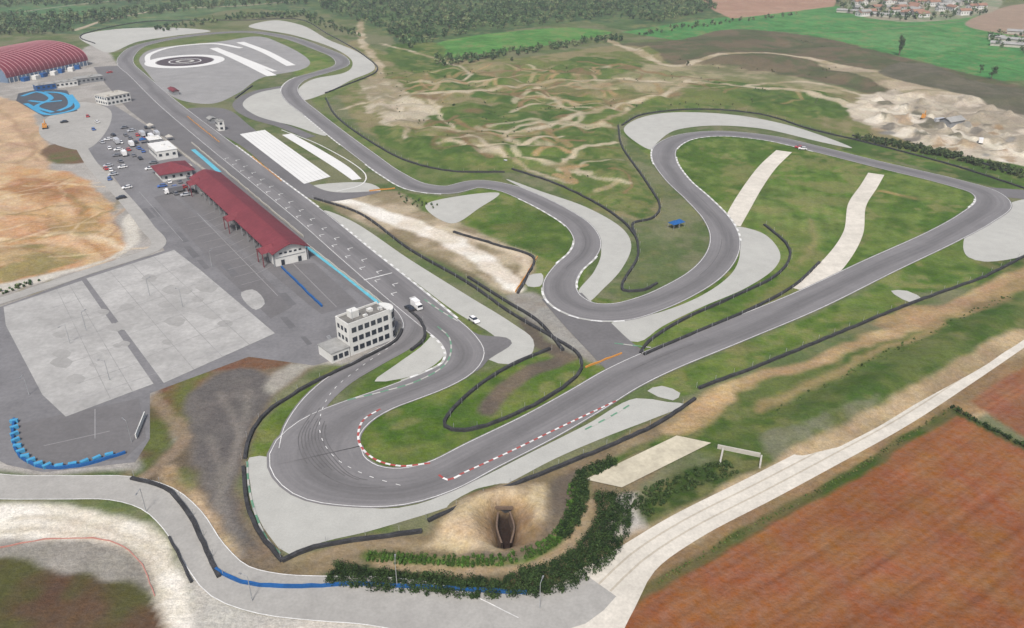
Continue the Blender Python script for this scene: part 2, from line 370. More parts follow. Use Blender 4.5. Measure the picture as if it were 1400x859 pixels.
# left: paddock surroundings and bare land
paint([(-150,110),(60,90),(130,60),(170,100),(240,170),(420,330),(560,440),(470,500),(330,500),(190,640),(0,660),(-300,700)],(176,172,166),(158,154,148),warp=2)
paint([(-60,130),(25,140),(60,185),(70,230),(20,260),(-60,250)],(206,178,146),(186,160,132),warp=4)
for q_ in [[(0,150),(30,180),(50,220)],[(-10,190),(30,200),(60,210)],[(10,230),(40,215),(45,180)]]: trail(q_,3,(170,142,114),None,2,3,.7)
paint([(-300,215),(40,228),(105,240),(150,285),(168,345),(100,372),(0,398),(-300,480)],(194,154,114),(206,178,142),warp=4)
trail([(0,330),(80,322),(150,330),(168,345)],4,(222,202,172),None,3,4,.9); trail([(0,262),(70,270),(130,300)],5,(168,126,90),None,4,4,.8)
paint([(-10,300),(60,292),(100,308),(60,326),(-10,330)],(170,128,92),(196,156,118),warp=6,op=.8)
paint([(20,245),(90,252),(110,275),(60,280),(10,265)],(164,124,90),(188,150,114),warp=6,op=.8)
paint([(-20,345),(60,338),(120,350),(90,366),(0,384)],(136,132,88),(182,156,118),warp=6,op=.8)
paint([(60,300),(130,296),(150,318),(110,330),(70,318)],(148,136,92),(192,158,120),warp=6,op=.6)
R3=np.random.default_rng(5)
for p in inpoly([(-10,245),(100,250),(150,300),(150,345),(60,370),(-10,380)],26,R3):
    a=R3.uniform(0,6.28); q=[p]
    for j in range(8): a+=R3.uniform(-.35,.35); q.append(q[-1]+5*np.array([math.cos(a),math.sin(a)]))
    trail(q,R3.uniform(1.0,2.2),[(150,112,80),(222,200,168),(132,122,84)][int(R3.integers(3))],None,1.4,2,.55,world=True)
paint([(55,205),(80,195),(112,200),(118,222),(80,224)],(118,96,78),(100,104,66),warp=1.5)
paint([(170,300),(180,290),(192,330),(150,355),(0,402),(-60,420),(-60,402),(100,368),(168,342)],(208,203,192),None,warp=1.5)
# south west
paint([(190,560),(215,525),(330,485),(415,488),(440,500),(370,545),(335,620),(330,700),(400,775),(330,800),(280,770),(230,700),(170,668),(200,640),(240,600)],(126,112,94),(104,93,78),warp=3)
paint([(200,545),(240,520),(330,488),(412,490),(380,505),(300,510),(255,545),(250,585),(215,570)],(120,90,72),(104,110,62),warp=2.5)
paint([(255,540),(330,505),(368,512),(372,540),(345,575),(325,640),(322,700),(350,750),(310,730),(270,640)],(102,98,96),(116,111,107),warp=2)
for p in [[(300,540),(325,600),(300,680),(330,760)],[(340,535),(330,580),(310,640)],[(280,600),(300,640),(295,700)]]: trail(p,2.2,(134,128,121),None,1.5,1.5,.6)
paint([(360,530),(372,540),(420,505),(440,498),(400,498)],(164,160,150),None,warp=1)
paint([(225,640),(245,635),(285,690),(325,770),(345,795),(320,798),(285,765),(250,700)],(204,182,150),(174,152,122),warp=2)
trail([(232,640),(262,690),(300,750),(330,790)],2,(146,124,96),None,1.5,1.5,.7)
paint([(250,640),(262,638),(270,660),(258,668)],(98,108,62),None,warp=2,op=.8)
paint([(196,560),(215,560),(235,600),(205,640),(190,620)],(104,86,68),(92,100,54),warp=2)
trail([(170,660),(215,640),(250,600),(215,560),(205,545)],3.5,(150,132,112),None,1.5,2,.8)
paint([(-300,640),(20,645),(60,655),(180,640),(180,655),(100,662),(0,655),(-300,700)],(80,98,50),(130,118,92),warp=1.5)
paint([(-300,690),(0,690),(130,695),(200,715),(240,760),(262,820),(300,960),(-300,960)],(242,237,226),(222,214,198),warp=2)
paint([(-300,745),(60,738),(160,742),(196,770),(215,820),(200,960),(-300,960)],(168,163,155),(148,144,135),warp=2)
paint([(-300,790),(40,770),(110,785),(180,805),(215,830),(215,960),(-300,960)],(98,78,62),(86,86,52),warp=4)
for q_ in [[(0,725),(120,728),(200,770),(225,859)],[(20,708),(140,716),(215,760)]]: trail(q_,1.6,(196,186,168),None,1.2,1.5,.6)
paint([(250,740),(290,790),(330,830),(420,835),(560,850),(600,960),(270,960),(262,830)],(188,185,177),(206,200,189),warp=2)
# south centre
paint([(385,768),(470,742),(580,725),(600,700),(700,660),(830,610),(930,560),(960,590),(850,680),(800,790),(700,820),(400,812),(340,800)],(130,116,92),(150,135,108),warp=2.5)
trail([(400,765),(500,750),(600,745),(660,752)],3,(160,144,116),None,2,2,.7)
paint([(585,742),(620,700),(660,672),(712,664),(756,676),(752,730),(700,758),(640,750)],(200,180,148),(150,126,98),warp=3)
paint([(630,756),(680,748),(722,735),(742,700),(744,672),(765,650),(800,640),(780,690),(745,738),(700,762)],(104,95,85),(120,108,92),warp=2,op=.92)
paint([(655,700),(670,688),(712,682),(726,700),(720,735),(695,748),(665,738)],(164,138,106),(136,112,86),warp=2,op=.9)
paint([(500,758),(600,764),(700,762),(755,735),(785,690),(790,650),(850,622),(925,592),(935,598),(800,652),(805,700),(770,760),(700,780),(600,778),(500,766)],(82,116,44),(62,88,35),warp=1.5)
paint([(440,788),(540,770),(640,790),(740,790),(810,740),(850,680),(850,740),(790,805),(700,822),(500,806)],(44,62,30),(56,74,38),warp=2)
trail([(520,772),(640,780),(730,768),(785,735),(805,690)],3,(166,148,118),None,1.5,1.5)
paint([(945,560),(990,530),(1100,500),(1260,430),(1420,355),(1420,445),(1250,545),(1100,615),(1040,640),(960,620),(900,620)],(76,98,46),(98,110,62),warp=3)
trail([(915,590),(965,560),(1000,532),(1100,500),(1180,470),(1270,432),(1420,362)],5.5,(196,172,134),(166,142,108),3,3)
trail([(1040,560),(1120,520),(1210,478),(1290,440)],3,(172,146,110),None,3,3,.6)
paint([(1200,440),(1300,410),(1420,372),(1420,395),(1320,430),(1240,450)],(152,126,98),(180,150,114),warp=4,op=.7)
paint([(940,552),(1000,528),(1010,545),(960,590),(925,600)],(194,166,126),(168,142,108),warp=3,op=.8)
paint([(1040,600),(1120,575),(1200,545),(1150,600),(1060,640)],(132,128,110),(86,98,56),warp=4,op=.7)
paint([(868,690),(890,665),(990,628),(1040,632),(1020,660),(940,700),(880,712)],(62,82,40),(86,98,54),warp=3)
paint([(840,680),(862,672),(870,700),(890,730),(860,770),(842,760)],(188,184,176),(204,198,186),warp=1.5)
# white road shoulder + big ploughed field
trail([(780,850),(850,790),(930,745),(1040,690),(1130,640),(1250,575),(1420,470)],19,(184,164,132),(156,138,110),3,2)
trail([(860,806),(940,762),(1060,700),(1160,645),(1300,558),(1420,490)],9,(156,130,96),(138,116,88),3,3)
paint([(845,835),(880,808),(1000,738),(1150,655),(1302,562),(1500,668),(1600,1100),(840,1100)],(142,94,64),(148,100,70),feather=2,warp=.6,smooth=False,field=1)
paint([(1325,548),(1440,478),(1600,560),(1600,650),(1420,610)],(140,97,72),(148,104,78),feather=2,warp=.6,smooth=False,field=1)
trail([(845,832),(1000,739),(1150,656),(1302,560)],3.2,(72,90,42),(104,98,64),1.5,1.5)
trail([(1302,560),(1360,590),(1440,632)],2.6,(60,76,36),(96,92,58),1.5,1)
for k_ in range(5):
    p0=(890+40*k_,835+34*k_); p1=(1300+60*k_,590+30*k_); trail([p0,p1],1.0,(124,80,54),None,1.2,.5,.5)
paint([(760,880),(790,840),(850,830),(838,850),(880,960),(740,960)],(176,162,134),(140,132,104),warp=2)
paint([(678,688),(699,686),(705,712),(700,738),(684,740),(677,712)],(58,46,40),None,1.2,0)  # underpass trench painted dark, its shade put into the ground colour
# thin worn spots wherever grass grows, plus a light mottling of everything but the ploughland
gm=ss(1.05,1.5,COL[...,1]/(COL[...,0]+1e-6)); wv=.45*vn(X,Y,13,71)+.3*N4+.25*vn(X,Y,2.6,72)
k_=(gm*ss(.56,.70,wv)*.5)[...,None]; COL=COL*(1-k_)+np.array(C(140,134,92))*k_
k_=(gm*ss(.46,.34,wv)*.35)[...,None]; COL=COL*(1-k_)+np.array(C(58,84,36))*k_
COL*=(1+(1-FLD)*.10*(vn(X,Y,6,73)+vn(X,Y,2.8,74)-1))[...,None]
# relief
mx=lambda r:(np.abs(vn(X[r],Y[r],22,11)-.5)*2)**.8*3.4+vn(X[r],Y[r],9,12)*1.5-.8
relief([(520,110),(600,95),(860,80),(950,105),(1180,140),(1130,160),(1000,140),(880,142),(835,170),(850,225),(880,285),(800,262),(740,228),(640,222),(560,200),(520,160)],lambda r:np.maximum(mx(r),0))
relief([(1185,136),(1290,132),(1400,165),(1430,215),(1300,200),(1210,172)],lambda r:np.maximum((vn(X[r],Y[r],6,21)-.55)*8,0)+np.maximum((vn(X[r],Y[r],17,22)-.6)*9,0),8)
relief([(870,70),(1000,52),(1100,58),(1260,96),(1400,140),(1300,140),(1100,100),(950,88)],lambda r:vn(X[r],Y[r],40,31)*6)
relief([(-60,245),(60,245),(120,262),(150,310),(90,350),(-60,390)],lambda r:vn(X[r],Y[r],14,41)*1.6+vn(X[r],Y[r],5,42)*.8)
relief([(610,712),(655,676),(715,670),(748,682),(745,720),(700,748),(640,744)],lambda r:.6+vn(X[r],Y[r],5,61)*1.8,6)
relief([(655,700),(672,688),(710,684),(726,700),(720,735),(692,748),(665,738)],lambda r:-2.6*np.ones(X[r].shape),5)
relief([(677,687),(699,685),(705,712),(700,738),(684,740),(676,712)],lambda r:-4.0*np.ones(X[r].shape),2.2)
relief([(1060,585),(1200,510),(1400,410),(1400,440),(1230,545),(1090,610)],lambda r:1.0+vn(X[r],Y[r],18,51)*1.5)
me=bpy.data.meshes.new('ground'); nv=NY*NX
co=np.stack([X,Y,HT],-1).reshape(-1,3)
idx=np.arange(nv).reshape(NY,NX); q=np.stack([idx[:-1,:-1],idx[:-1,1:],idx[1:,1:],idx[1:,:-1]],-1).reshape(-1,4)
me.vertices.add(nv); me.vertices.foreach_set('co',co.ravel())
me.loops.add(q.size); me.loops.foreach_set('vertex_index',q.ravel().astype(np.int32))
me.polygons.add(len(q)); me.polygons.foreach_set('loop_start',np.arange(0,q.size,4,dtype=np.int32))
me.update(calc_edges=True)
me.polygons.foreach_set('use_smooth',np.ones(len(q),bool))
ca=me.color_attributes.new('Col','FLOAT_COLOR','POINT')
ca.data.foreach_set('color',np.concatenate([COL.reshape(-1,3),FLD.reshape(-1,1)],1).astype(np.float32).ravel())
m=bpy.data.materials.new('ground_soil_and_grass'); N,L=nodes(m); b=N['Principled BSDF']; b.inputs['Roughness'].default_value=1; b.inputs['Specular IOR Level'].default_value=.05
a=N.new('ShaderNodeAttribute'); a.attribute_name='Col'; g=N.new('ShaderNodeNewGeometry'); vec=g.outputs['Position']
f=noise(N,L,vec,.035,2,.93,1.07)
for s,l in ((.7,.18),(2.2,.18)): f=mathn(N,L,'MULTIPLY',f,noise(N,L,vec,s,3,1-l,1+l,.7))
inv=mathn(N,L,'SUBTRACT',1.0,mathn(N,L,'MULTIPLY',a.outputs['Alpha'],.6))
f=mathn(N,L,'ADD',1.0,mathn(N,L,'MULTIPLY',mathn(N,L,'SUBTRACT',f,1.0),inv))
A=G(1000,740); B=G(1300,562); ang=math.atan2(B[1]-A[1],B[0]-A[0])
for sx_,sy_,amp in ((.012,.55,.14),(.03,.16,.07)):
    mp0=N.new('ShaderNodeMapping'); mp0.inputs['Rotation'].default_value=(0,0,-ang); L.new(vec,mp0.inputs[0])
    mp=N.new('ShaderNodeMapping'); mp.inputs['Scale'].default_value=(sx_,sy_,1); L.new(mp0.outputs[0],mp.inputs[0])
    fur=noise(N,L,mp.outputs[0],1.0,2,-amp,amp)
    f=mathn(N,L,'MULTIPLY',f,mathn(N,L,'ADD',1.0,mathn(N,L,'MULTIPLY',fur,a.outputs['Alpha'])))
c1=scalecol(N,L,a.outputs['Color'],f)
hs=N.new('ShaderNodeHueSaturation'); L.new(c1,hs.inputs['Color']); L.new(noise(N,L,vec,.09,2,.489,.511),hs.inputs['Hue']); L.new(noise(N,L,vec,.5,2,.9,1.14),hs.inputs['Saturation'])
L.new(hs.outputs[0],b.inputs['Base Color'])
bp=N.new('ShaderNodeBump'); bp.inputs['Strength'].default_value=.45; bp.inputs['Distance'].default_value=.3
L.new(noise(N,L,vec,.9,3,0,1),bp.inputs['Height']); L.new(bp.outputs[0],b.inputs['Normal'])
me.materials.append(m)
ground=bpy.data.objects.new('ground',me); sc.collection.objects.link(ground)
# ------------------------------------------------------------------ surfaces
mb=MB()
sheet(mb,[(118,150),(150,140),(200,172),(303,252),(420,348),(545,440),(530,470),(430,500),(340,488),(205,538),(205,600),(185,632),(60,646),(10,636),(-60,600),(-60,440),(0,420),(110,380),(225,343),(212,318),(150,235),(100,200),(98,165)],.03,smooth=False)
mb.obj('paddock_pavement',[M['paddock']])
mb=MB()
sheet(mb,[(5,420),(112,384),(210,525),(90,570),(58,540),(8,445)],.07,smooth=False)
sheet(mb,[(118,381),(238,342),(272,368),(376,456),(224,524)],.07,smooth=False)
sheet(mb,[(330,400),(345,396),(362,416),(350,424)],.07)
mb.obj('concrete_slabs',[M['slab']])
mb=MB()
for k_ in range(22):
    u,v=random.choice([(random.uniform(60,180),random.uniform(420,520)),(random.uniform(150,330),random.uniform(380,480))]); s=random.uniform(.4,1.2)
    sheet(mb,[(u-14*s,v),(u-2*s,v-7*s),(u+13*s,v-2*s),(u+5*s,v+6*s)],.074+.0006*k_)
mb.obj('repair_patches',[mat('patched_concrete',C(170,169,166),.85,.08,(.1,.6),.1)])
mb=MB()
for k_ in range(12):
    u=random.uniform(160,420); v=260+(u-160)*.62+random.uniform(-8,50); s=random.uniform(.4,1.1)
    sheet(mb,[(u-10*s,v-8*s),(u,v-9*s),(u+14*s,v+6*s),(u+4*s,v+9*s)],.068+.0001*k_,0,False) if not (330<u<420 and v<400) else None
mb.obj('tarmac_patches',[mat('patched_tarmac',C(116,115,117),.85,.08,(.1,.6),.1)])
mb=MB()
sheet(mb,[(25,580),(190,545),(200,600),(170,628),(60,640),(28,620)],.06,smooth=False)
sheet(mb,[(345,352),(385,362),(430,360),(490,415),(440,430),(420,415)],.06,smooth=False)
sheet(mb,[(236,262),(262,252),(302,292),(372,352),(345,352)],.062,smooth=False)
sheet(mb,[(210,270),(232,264),(340,356),(400,420),(370,436),(300,370)],.055,smooth=False)
mb.obj('dark_asphalt_patch',[M['track2']])
mb=MB()
sheet(mb,[(128,92),(160,90),(262,165),(345,235),(430,300),(560,410),(560,446),(530,432),(470,386),(416,345),(303,248),(225,188),(175,150),(140,110)],.10,smooth=False)
mb.obj('pit_lane',[M['track2']])
mb=MB()
LOOP=[(188,103,13),(228,140,14),(290,190,15),(372,254,15),(428,298,15),(487,348,15),(545,396,15),(596,438,14),(626,464,13),(636,484,13),(626,503,12),(598,519,12),(562,533,12),(522,548,12),(484,565,15),(449,588,21),(431,616,25),(450,647,23),(500,664,17),(550,665,15),(600,652,14),(660,622,14),(740,582,14),(800,548,14),(850,518,14),(900,494,14),(1000,454,14),(1100,413,14),(1200,365,14),(1290,323,14),(1335,298,15),(1358,278,16),(1345,263,15),(1300,249,14),(1200,225,13),(1120,205,13),(1050,189,13),(985,183,13),(940,187,13),(912,200,14),(908,218,14),(926,246,13),(955,273,13),(980,300,13),(991,325,13),(986,350,13),(965,375,13),(930,397,13),(890,415,13),(845,427,14),(803,425,14),(773,410,14),(765,390,13),(776,368,12),(797,348,12),(803,330,12),(790,308,12),(760,288,12),(722,269,12),(690,257,12),(652,252,13),(612,260,13),(572,256,13),(535,238,12),(500,213,12),(460,183,12),(425,155,12),(402,136,13),(396,121,13),(410,108,13),(440,99,13),(466,90,13),(464,79,13),(435,66,13),(390,51,13),(340,44,12),(290,46,12),(235,53,12),(192,63,13),(174,76,14),(172,88,14)]
LL,RR=strip(mb,LOOP,13,.14,closed=True,step=2.5)
mb.obj('race_track',[M['track']])
PIT=[(545,412),(562,430),(567,448),(552,468),(510,492),(466,518),(432,548),(408,585),(402,612)]
mb=MB(); strip(mb,[p+(9,) for p in PIT],9,.12); mb.obj('pit_exit_lane',[M['track']])
mb=MB()
sheet(mb,[(590,425),(625,438),(655,458),(692,462),(700,470),(668,492),(652,508),(630,495)],.11)
strip(mb,[(768,405,16),(800,440,16),(835,475,16),(870,505,18)],14,.115)
strip(mb,[(1350,262,14),(1420,268,16)],14,.116)
strip(mb,[(392,118,7),(350,126,7),(325,142,7),(345,160,7),(385,172,7),(425,188,7)],7,.117)
sheet(mb,[(250,150),(300,148),(345,175),(450,262),(520,262),(450,276),(420,270),(330,200)],.105)
mb.obj('escape_road',[M['track2']])
mb=MB()
for k_,s in enumerate([
 [(341,626),(372,626),(400,655),(450,682),(520,696),(570,690),(640,662),(720,622),(800,582),(870,545),(912,550),(938,553),(895,572),(830,597),(760,627),(680,668),(600,698),(555,712),(500,728),(440,742),(397,759),(368,733),(350,700),(342,660)],
 [(443,288),(480,302),(560,355),(640,405),(700,442),(729,465),(724,488),(700,499),(668,492),(690,478),(676,460),(620,425),(560,380),(500,335),(450,302)],
 [(582,280),(630,268),(682,264),(655,285),(618,306)],
 [(692,245),(740,262),(800,283),(850,312),(863,335),(850,368),(825,395),(802,414),(790,402),(812,372),(822,345),(812,315),(780,292),(735,268)],
 [(832,444),(900,428),(960,404),(1002,372),(1012,340),(1004,310),(1040,318),(1066,345),(1060,366),(1020,394),(960,420),(905,447),(872,468),(845,462)],
 [(853,176),(880,160),(920,154),(1000,157),(1080,172),(1165,203),(1120,194),(1040,176),(975,172),(925,178),(898,196),(890,205),(870,195)],
 [(1322,318),(1350,300),(1390,275),(1440,270),(1440,335),(1345,358),(1324,352)],
 [(112,48),(160,40),(230,38),(288,43),(240,49),(190,57),(150,72),(128,64)],
 [(340,36),(375,28),(410,34),(450,55),(490,72),(512,95),(480,110),(440,130),(412,138),(408,122),(430,108),(470,100),(482,86),(460,68),(400,48)],
 [(320,142),(350,126),(384,120),(396,142),(435,172),(445,186),(400,172),(350,160)],
 [(512,522),(540,500),(575,475),(596,456),(608,462),(608,485),(585,505),(550,518)],
 [(885,535),(905,528),(930,538),(920,548)],
 [(1218,398),(1240,398),(1262,410),(1245,414)],
 [(720,378),(740,374),(738,392),(722,392)],
 [(425,255),(500,250),(520,262),(450,268)]]):
    sheet(mb,s,.085+.0005*k_)
mb.obj('gravel_run_off',[M['gravel']])
# skid pads
mb=MB()
sheet(mb,[(192,78),(215,66),(300,57),(350,50),(385,60),(424,86),(410,96),(360,106),(325,128),(290,142),(250,138),(200,98)],.06)
mb.obj('skid_pad_pavement',[mat('pale_asphalt',C(158,157,156),.85,.08,(.03,.11,.8),.15)])
mb=MB()
def ring(cu,cv,r0,r1,z,mi):
    c=G(cu,cv); n=48; vs=[]
    for i in range(n):
        a=2*math.pi*i/n; vs+=[(c[0]+r0*math.cos(a),c[1]+r0*math.sin(a),z),(c[0]+r1*math.cos(a),c[1]+r1*math.sin(a),z)]
    mb.add(vs,[(2*i,2*i+1,2*((i+1)%n)+1,2*((i+1)%n)) for i in range(n)],mi)
ring(253,84,25,34,.158,0); ring(253,84,.2,24,.15,1); ring(253,84,13,14,.165,0); ring(253,84,5,8,.165,2)
strip(mb,[(203,90,4),(206,74,5),(240,64,5),(290,60,6),(330,66,5)],3,.17,0)
strip(mb,[(292,66,8),(320,78,9),(345,90,9),(372,104,8)],7,.172,0)
strip(mb,[(328,58,8),(360,70,8),(398,90,8)],6,.174,0)
strip(mb,[(310,72,5),(350,88,5),(376,98,4)],3,.176,0)
sheet(mb,[(328,184),(362,178),(452,242),(416,252)],.17,0,False)
strip(mb,[(392,184,6),(430,206,7),(468,230,7),(488,246,5)],6,.171,0)
strip(mb,[(385,178,.6),(440,200,.6),(500,240,.6),(492,254,.6),(460,262,.6)],.6,.18,0)
mb.obj('skid_pad',[M['pale'],mat('skid_dark',C(88,78,82),.8,.1),M['gravel']])
mb=MB()
for i in range(7):
    a=np.array(G(328+5*i,184-i)); b_=np.array(G(416+5.4*i,252-1.5*i)); line(mb,[a,b_],.22,.178)
mb.obj('skid_pad_joints',[mat('joint_grey',C(196,196,194),.8,.1)])
# kart rink
mb=MB()
sheet(mb,[(25,128),(60,121),(92,124),(106,152),(60,160),(22,138)],.07,1,False)
for k_,pp in enumerate([[(30,132),(50,126),(70,135),(50,146),(72,154)],[(60,126),(85,128),(95,145),(80,152)],[(40,138),(60,140),(85,138)],[(96,130),(102,150),(70,157),(35,142)]]):
    strip(mb,[p+(3.4,) for p in pp],3,.18+.002*k_,0)
mb.obj('kart_rink',[mat('rink_blue',C(70,165,210),.6,.1),mat('rink_dark',(.05,.055,.065),.8,.1)])
# dusty roads
mb=MB()
strip(mb,[(745,900,26),(785,850,20),(828,805,15),(870,765,10),(935,722,9),(1040,668,9),(1120,626,9),(1220,572,9),(1310,515,9),(1420,440,10)],9,.10)
strip(mb,[(1072,207,9),(1050,228,9),(1030,255,9),(1012,285,9),(1000,308,8)],9,.09)
strip(mb,[(1198,238,8),(1188,255,8),(1172,280,8),(1166,320,8),(1140,360,9),(1098,398,10)],9,.09)
mb.obj('gravel_road',[M['dust']])
mb=MB()
for o_ in (-1.5,1.5):
    P=cat(W([(828,805),(870,765),(935,722),(1040,668),(1120,626),(1220,572),(1310,515),(1420,440)]),False,4)[:,:2]; Nn=frame(P); line(mb,P+Nn*(o_+.3),.5,.106+.001*o_)
mb.obj('wheel_ruts',[mat('rut_dust',C(198,190,174),.95,.1,(.06,.3,1.5),.1)])
mb=MB()
RD=[(-80,655,9),(0,666,9),(90,667,9),(165,668,9),(215,682,9),(250,712,9),(280,758,9),(315,795,10),(370,812,11),(440,818,12),(520,822,13),(600,838,14),(680,880,15)]
L1,R1=strip(mb,RD,9,.12)
strip(mb,[(600,828,9),(700,838,10),(780,828,11),(820,800,9)],9,.104)
strip(mb,[(110,200,6),(128,228,6),(170,272,6),(200,310,6),(214,338,6),(120,372,6),(0,412,6),(-60,430,6)],6,.12)
sheet(mb,[(60,165),(110,140),(150,150),(115,205),(60,190)],.05)
mb.obj('access_road',[M['road']])
mb=MB(); sheet(mb,[(800,657),(925,597),(972,607),(850,668)],.35,0,False)
mb.obj('concrete_apron',[mat('sandy_concrete',C(208,200,178),.9,.1,(.05,.2,1),.1)])
# markings
mb=MB()
line(mb,LL+(RR-LL)*.03,.2,.185,0,True); line(mb,RR+(LL-RR)*.03,.2,.185,0,True)
line(mb,L1,.2,.19); line(mb,R1,.2,.19)
Pp=cat(W(PIT),False,3)[:,:2]
Nn=frame(Pp); line(mb,Pp-Nn*3.9,.2,.195)
D=cat(W([(540,470),(490,505),(455,535),(438,570),(440,600),(460,628),(500,650),(560,668)]),False,1.2)[:,:2]
for i in range(0,len(D)-2,3): line(mb,D[i:i+2],.2,.20)
A=np.array(G(300,205)); B=np.array(G(575,425)); T=(B-A)/np.linalg.norm(B-A); Nv=np.array([-T[1],T[0]]); Ln=np.linalg.norm(B-A)
k=0; d=20
while d<Ln-8:
    s=4 if k%2 else 0; p=A+T*d+Nv*(s-1.5); line(mb,[p-Nv*1.2,p+Nv*1.2],.4,.2); line(mb,[p-Nv*1.2,p-Nv*1.2+T*2],.3,.201); k+=1; d+=7
p=A+T*(Ln*.86); line(mb,[p-Nv*6,p+Nv*6],.6,.203)
mb.obj('painted_markings',[M['white']])
mb=MB()
def bays(a,b,c,n,l=5.0,wd=.2):
    a=np.array(G(*a));b=np.array(G(*b));c=np.array(G(*c)); dv=(c-a)/np.linalg.norm(c-a)
    for i in range(n+1):
        p=a+(b-a)*i/n; line(mb,[p,p+dv*l],wd,.095)
bays((250,300),(330,390),(268,296),10,9); bays((276,296),(350,375),(291,290),9,8)
for k_,(a_,b_) in enumerate([((270,292),(380,405)),((100,550),(330,470)),((130,600),(130,560)),((60,610),(150,590)),((400,360),(460,420)),((160,260),(215,330)),((190,262),(250,330))]):
    line(mb,[np.array(G(*a_)),np.array(G(*b_))],.22,.097+.001*k_)
mb.obj('faded_bay_lines',[M['faint']])
mb=MB()
def grid(q4,na,nb,z0):
    P=[np.array(G(*x)) for x in q4]
    for i in range(1,na): line(mb,[P[0]+(P[1]-P[0])*i/na,P[3]+(P[2]-P[3])*i/na],.2,z0+i*.0004)
    for i in range(1,nb): line(mb,[P[0]+(P[3]-P[0])*i/nb,P[1]+(P[2]-P[1])*i/nb],.2,z0+.006+i*.0004)
grid([(60,402),(112,384),(210,525),(120,556)],3,6,.09); grid([(118,381),(238,342),(376,456),(224,524)],4,5,.09)
mb.obj('pavement_joints',[M['seam']])
mb=MB()
line(mb,[G(417,336),G(470,376),G(522,418)],1.8,.19,0); line(mb,[G(264,205),G(282,220),G(300,236)],2.4,.19,0)
mb.obj('pit_lane_paint',[M['cyan']])
mb=MB()
for i in range(9):
    s=i*.9; Q=cat(W([(430+s*4,560-s),(408+s*5,600-s),(425+s*5,640-s*2),(480+s*2,668-s*2),(560+s*3,666-s*2)]),False,2)[:,:2]
    a0=int(random.uniform(0,len(Q)*.4)); a1=a0+int(random.uniform(8,22)); line(mb,Q[a0:a1],.26,.187+.0004*i)
for i in range(16):
    f0=random.uniform(.02,.9); n0=int(f0*len(LL)); m0=n0+int(random.uniform(8,18)); k_=random.uniform(.3,.7)
    if m0<len(LL): Q=(LL*k_+RR*(1-k_))[n0:m0]; line(mb,Q,.26,.1895+.0003*i)
mb.obj('tyre_marks',[mat('tyre_mark',C(108,106,107),.85,.12)])
# kerbs
mb=MB()
kerb(mb,[(520,560),(498,574),(490,592),(494,612),(515,630),(548,638),(588,634)],.6,1.4,.19)
kerb(mb,[(628,650),(700,617),(770,583),(842,549)],.5,1.4,.19)
kerb(mb,[(600,650),(612,657),(630,650)],.6,1.4,.17)
mb.obj('red_white_kerb',[M['red'],M['white']])
mb=MB()
def kidx(a,b,side,wd=.8):
    Q=side; ga=np.array(G(*a)); gb=np.array(G(*b))
    i=int(np.argmin(np.linalg.norm(Q-ga,axis=1))); j=int(np.argmin(np.linalg.norm(Q-gb,axis=1)))
    if j<i: i,j=j,i
    if j-i>len(Q)/2: return
    P=Q[i:j+1]
    if len(P)<3: return
    Nn=frame(P); z=.19
    for k in range(len(P)-1):
        h=wd/2; vs=[(*(P[k]+Nn[k]*h),z),(*(P[k]-Nn[k]*h),z),(*(P[k+1]-Nn[k+1]*h),z),(*(P[k+1]+Nn[k+1]*h),z)]
        mb.add(vs,[(0,1,2,3)],k%2)
for a_,b_ in [((925,205),(1100,210)),((1100,210),(1290,258)),((928,215),(980,290)),((895,205),(900,225)),((975,290),(1003,330)),((745,395),(790,440)),((790,440),(850,440)),((775,365),(778,330)),((700,275),(770,310)),((780,395),(820,350)),((500,225),(600,265)),((400,160),(460,200)),((380,125),(400,105)),((1320,270),(1330,285)),((1240,345),(1320,310)),((600,452),(616,480)),((616,480),(560,525)),((460,310),(620,435)),((320,200),(430,285))]:
    for S in (LL,RR): 
        ga=np.array(G(*a_)); gb=np.array(G(*b_))
        if np.min(np.linalg.norm(S-ga,axis=1))+np.min(np.linalg.norm(S-gb,axis=1))<11: kidx(a_,b_,S)
mb.obj('pale_kerb',[M['white'],M['gravel']])
mb=MB()
for p in [[(475,548),(520,537),(565,524),(602,505),(615,488),(614,462),(598,447)],[(580,410),(600,424),(626,440)],[(800,588),(835,570),(860,555)],[(338,632),(340,665),(350,705),(365,738),(383,758)],[(840,470),(890,476)]]:
    kerb(mb,p,.5,2.4,.19,(0,1))
mb.obj('green_kerb',[M['green'],M['gravel']])
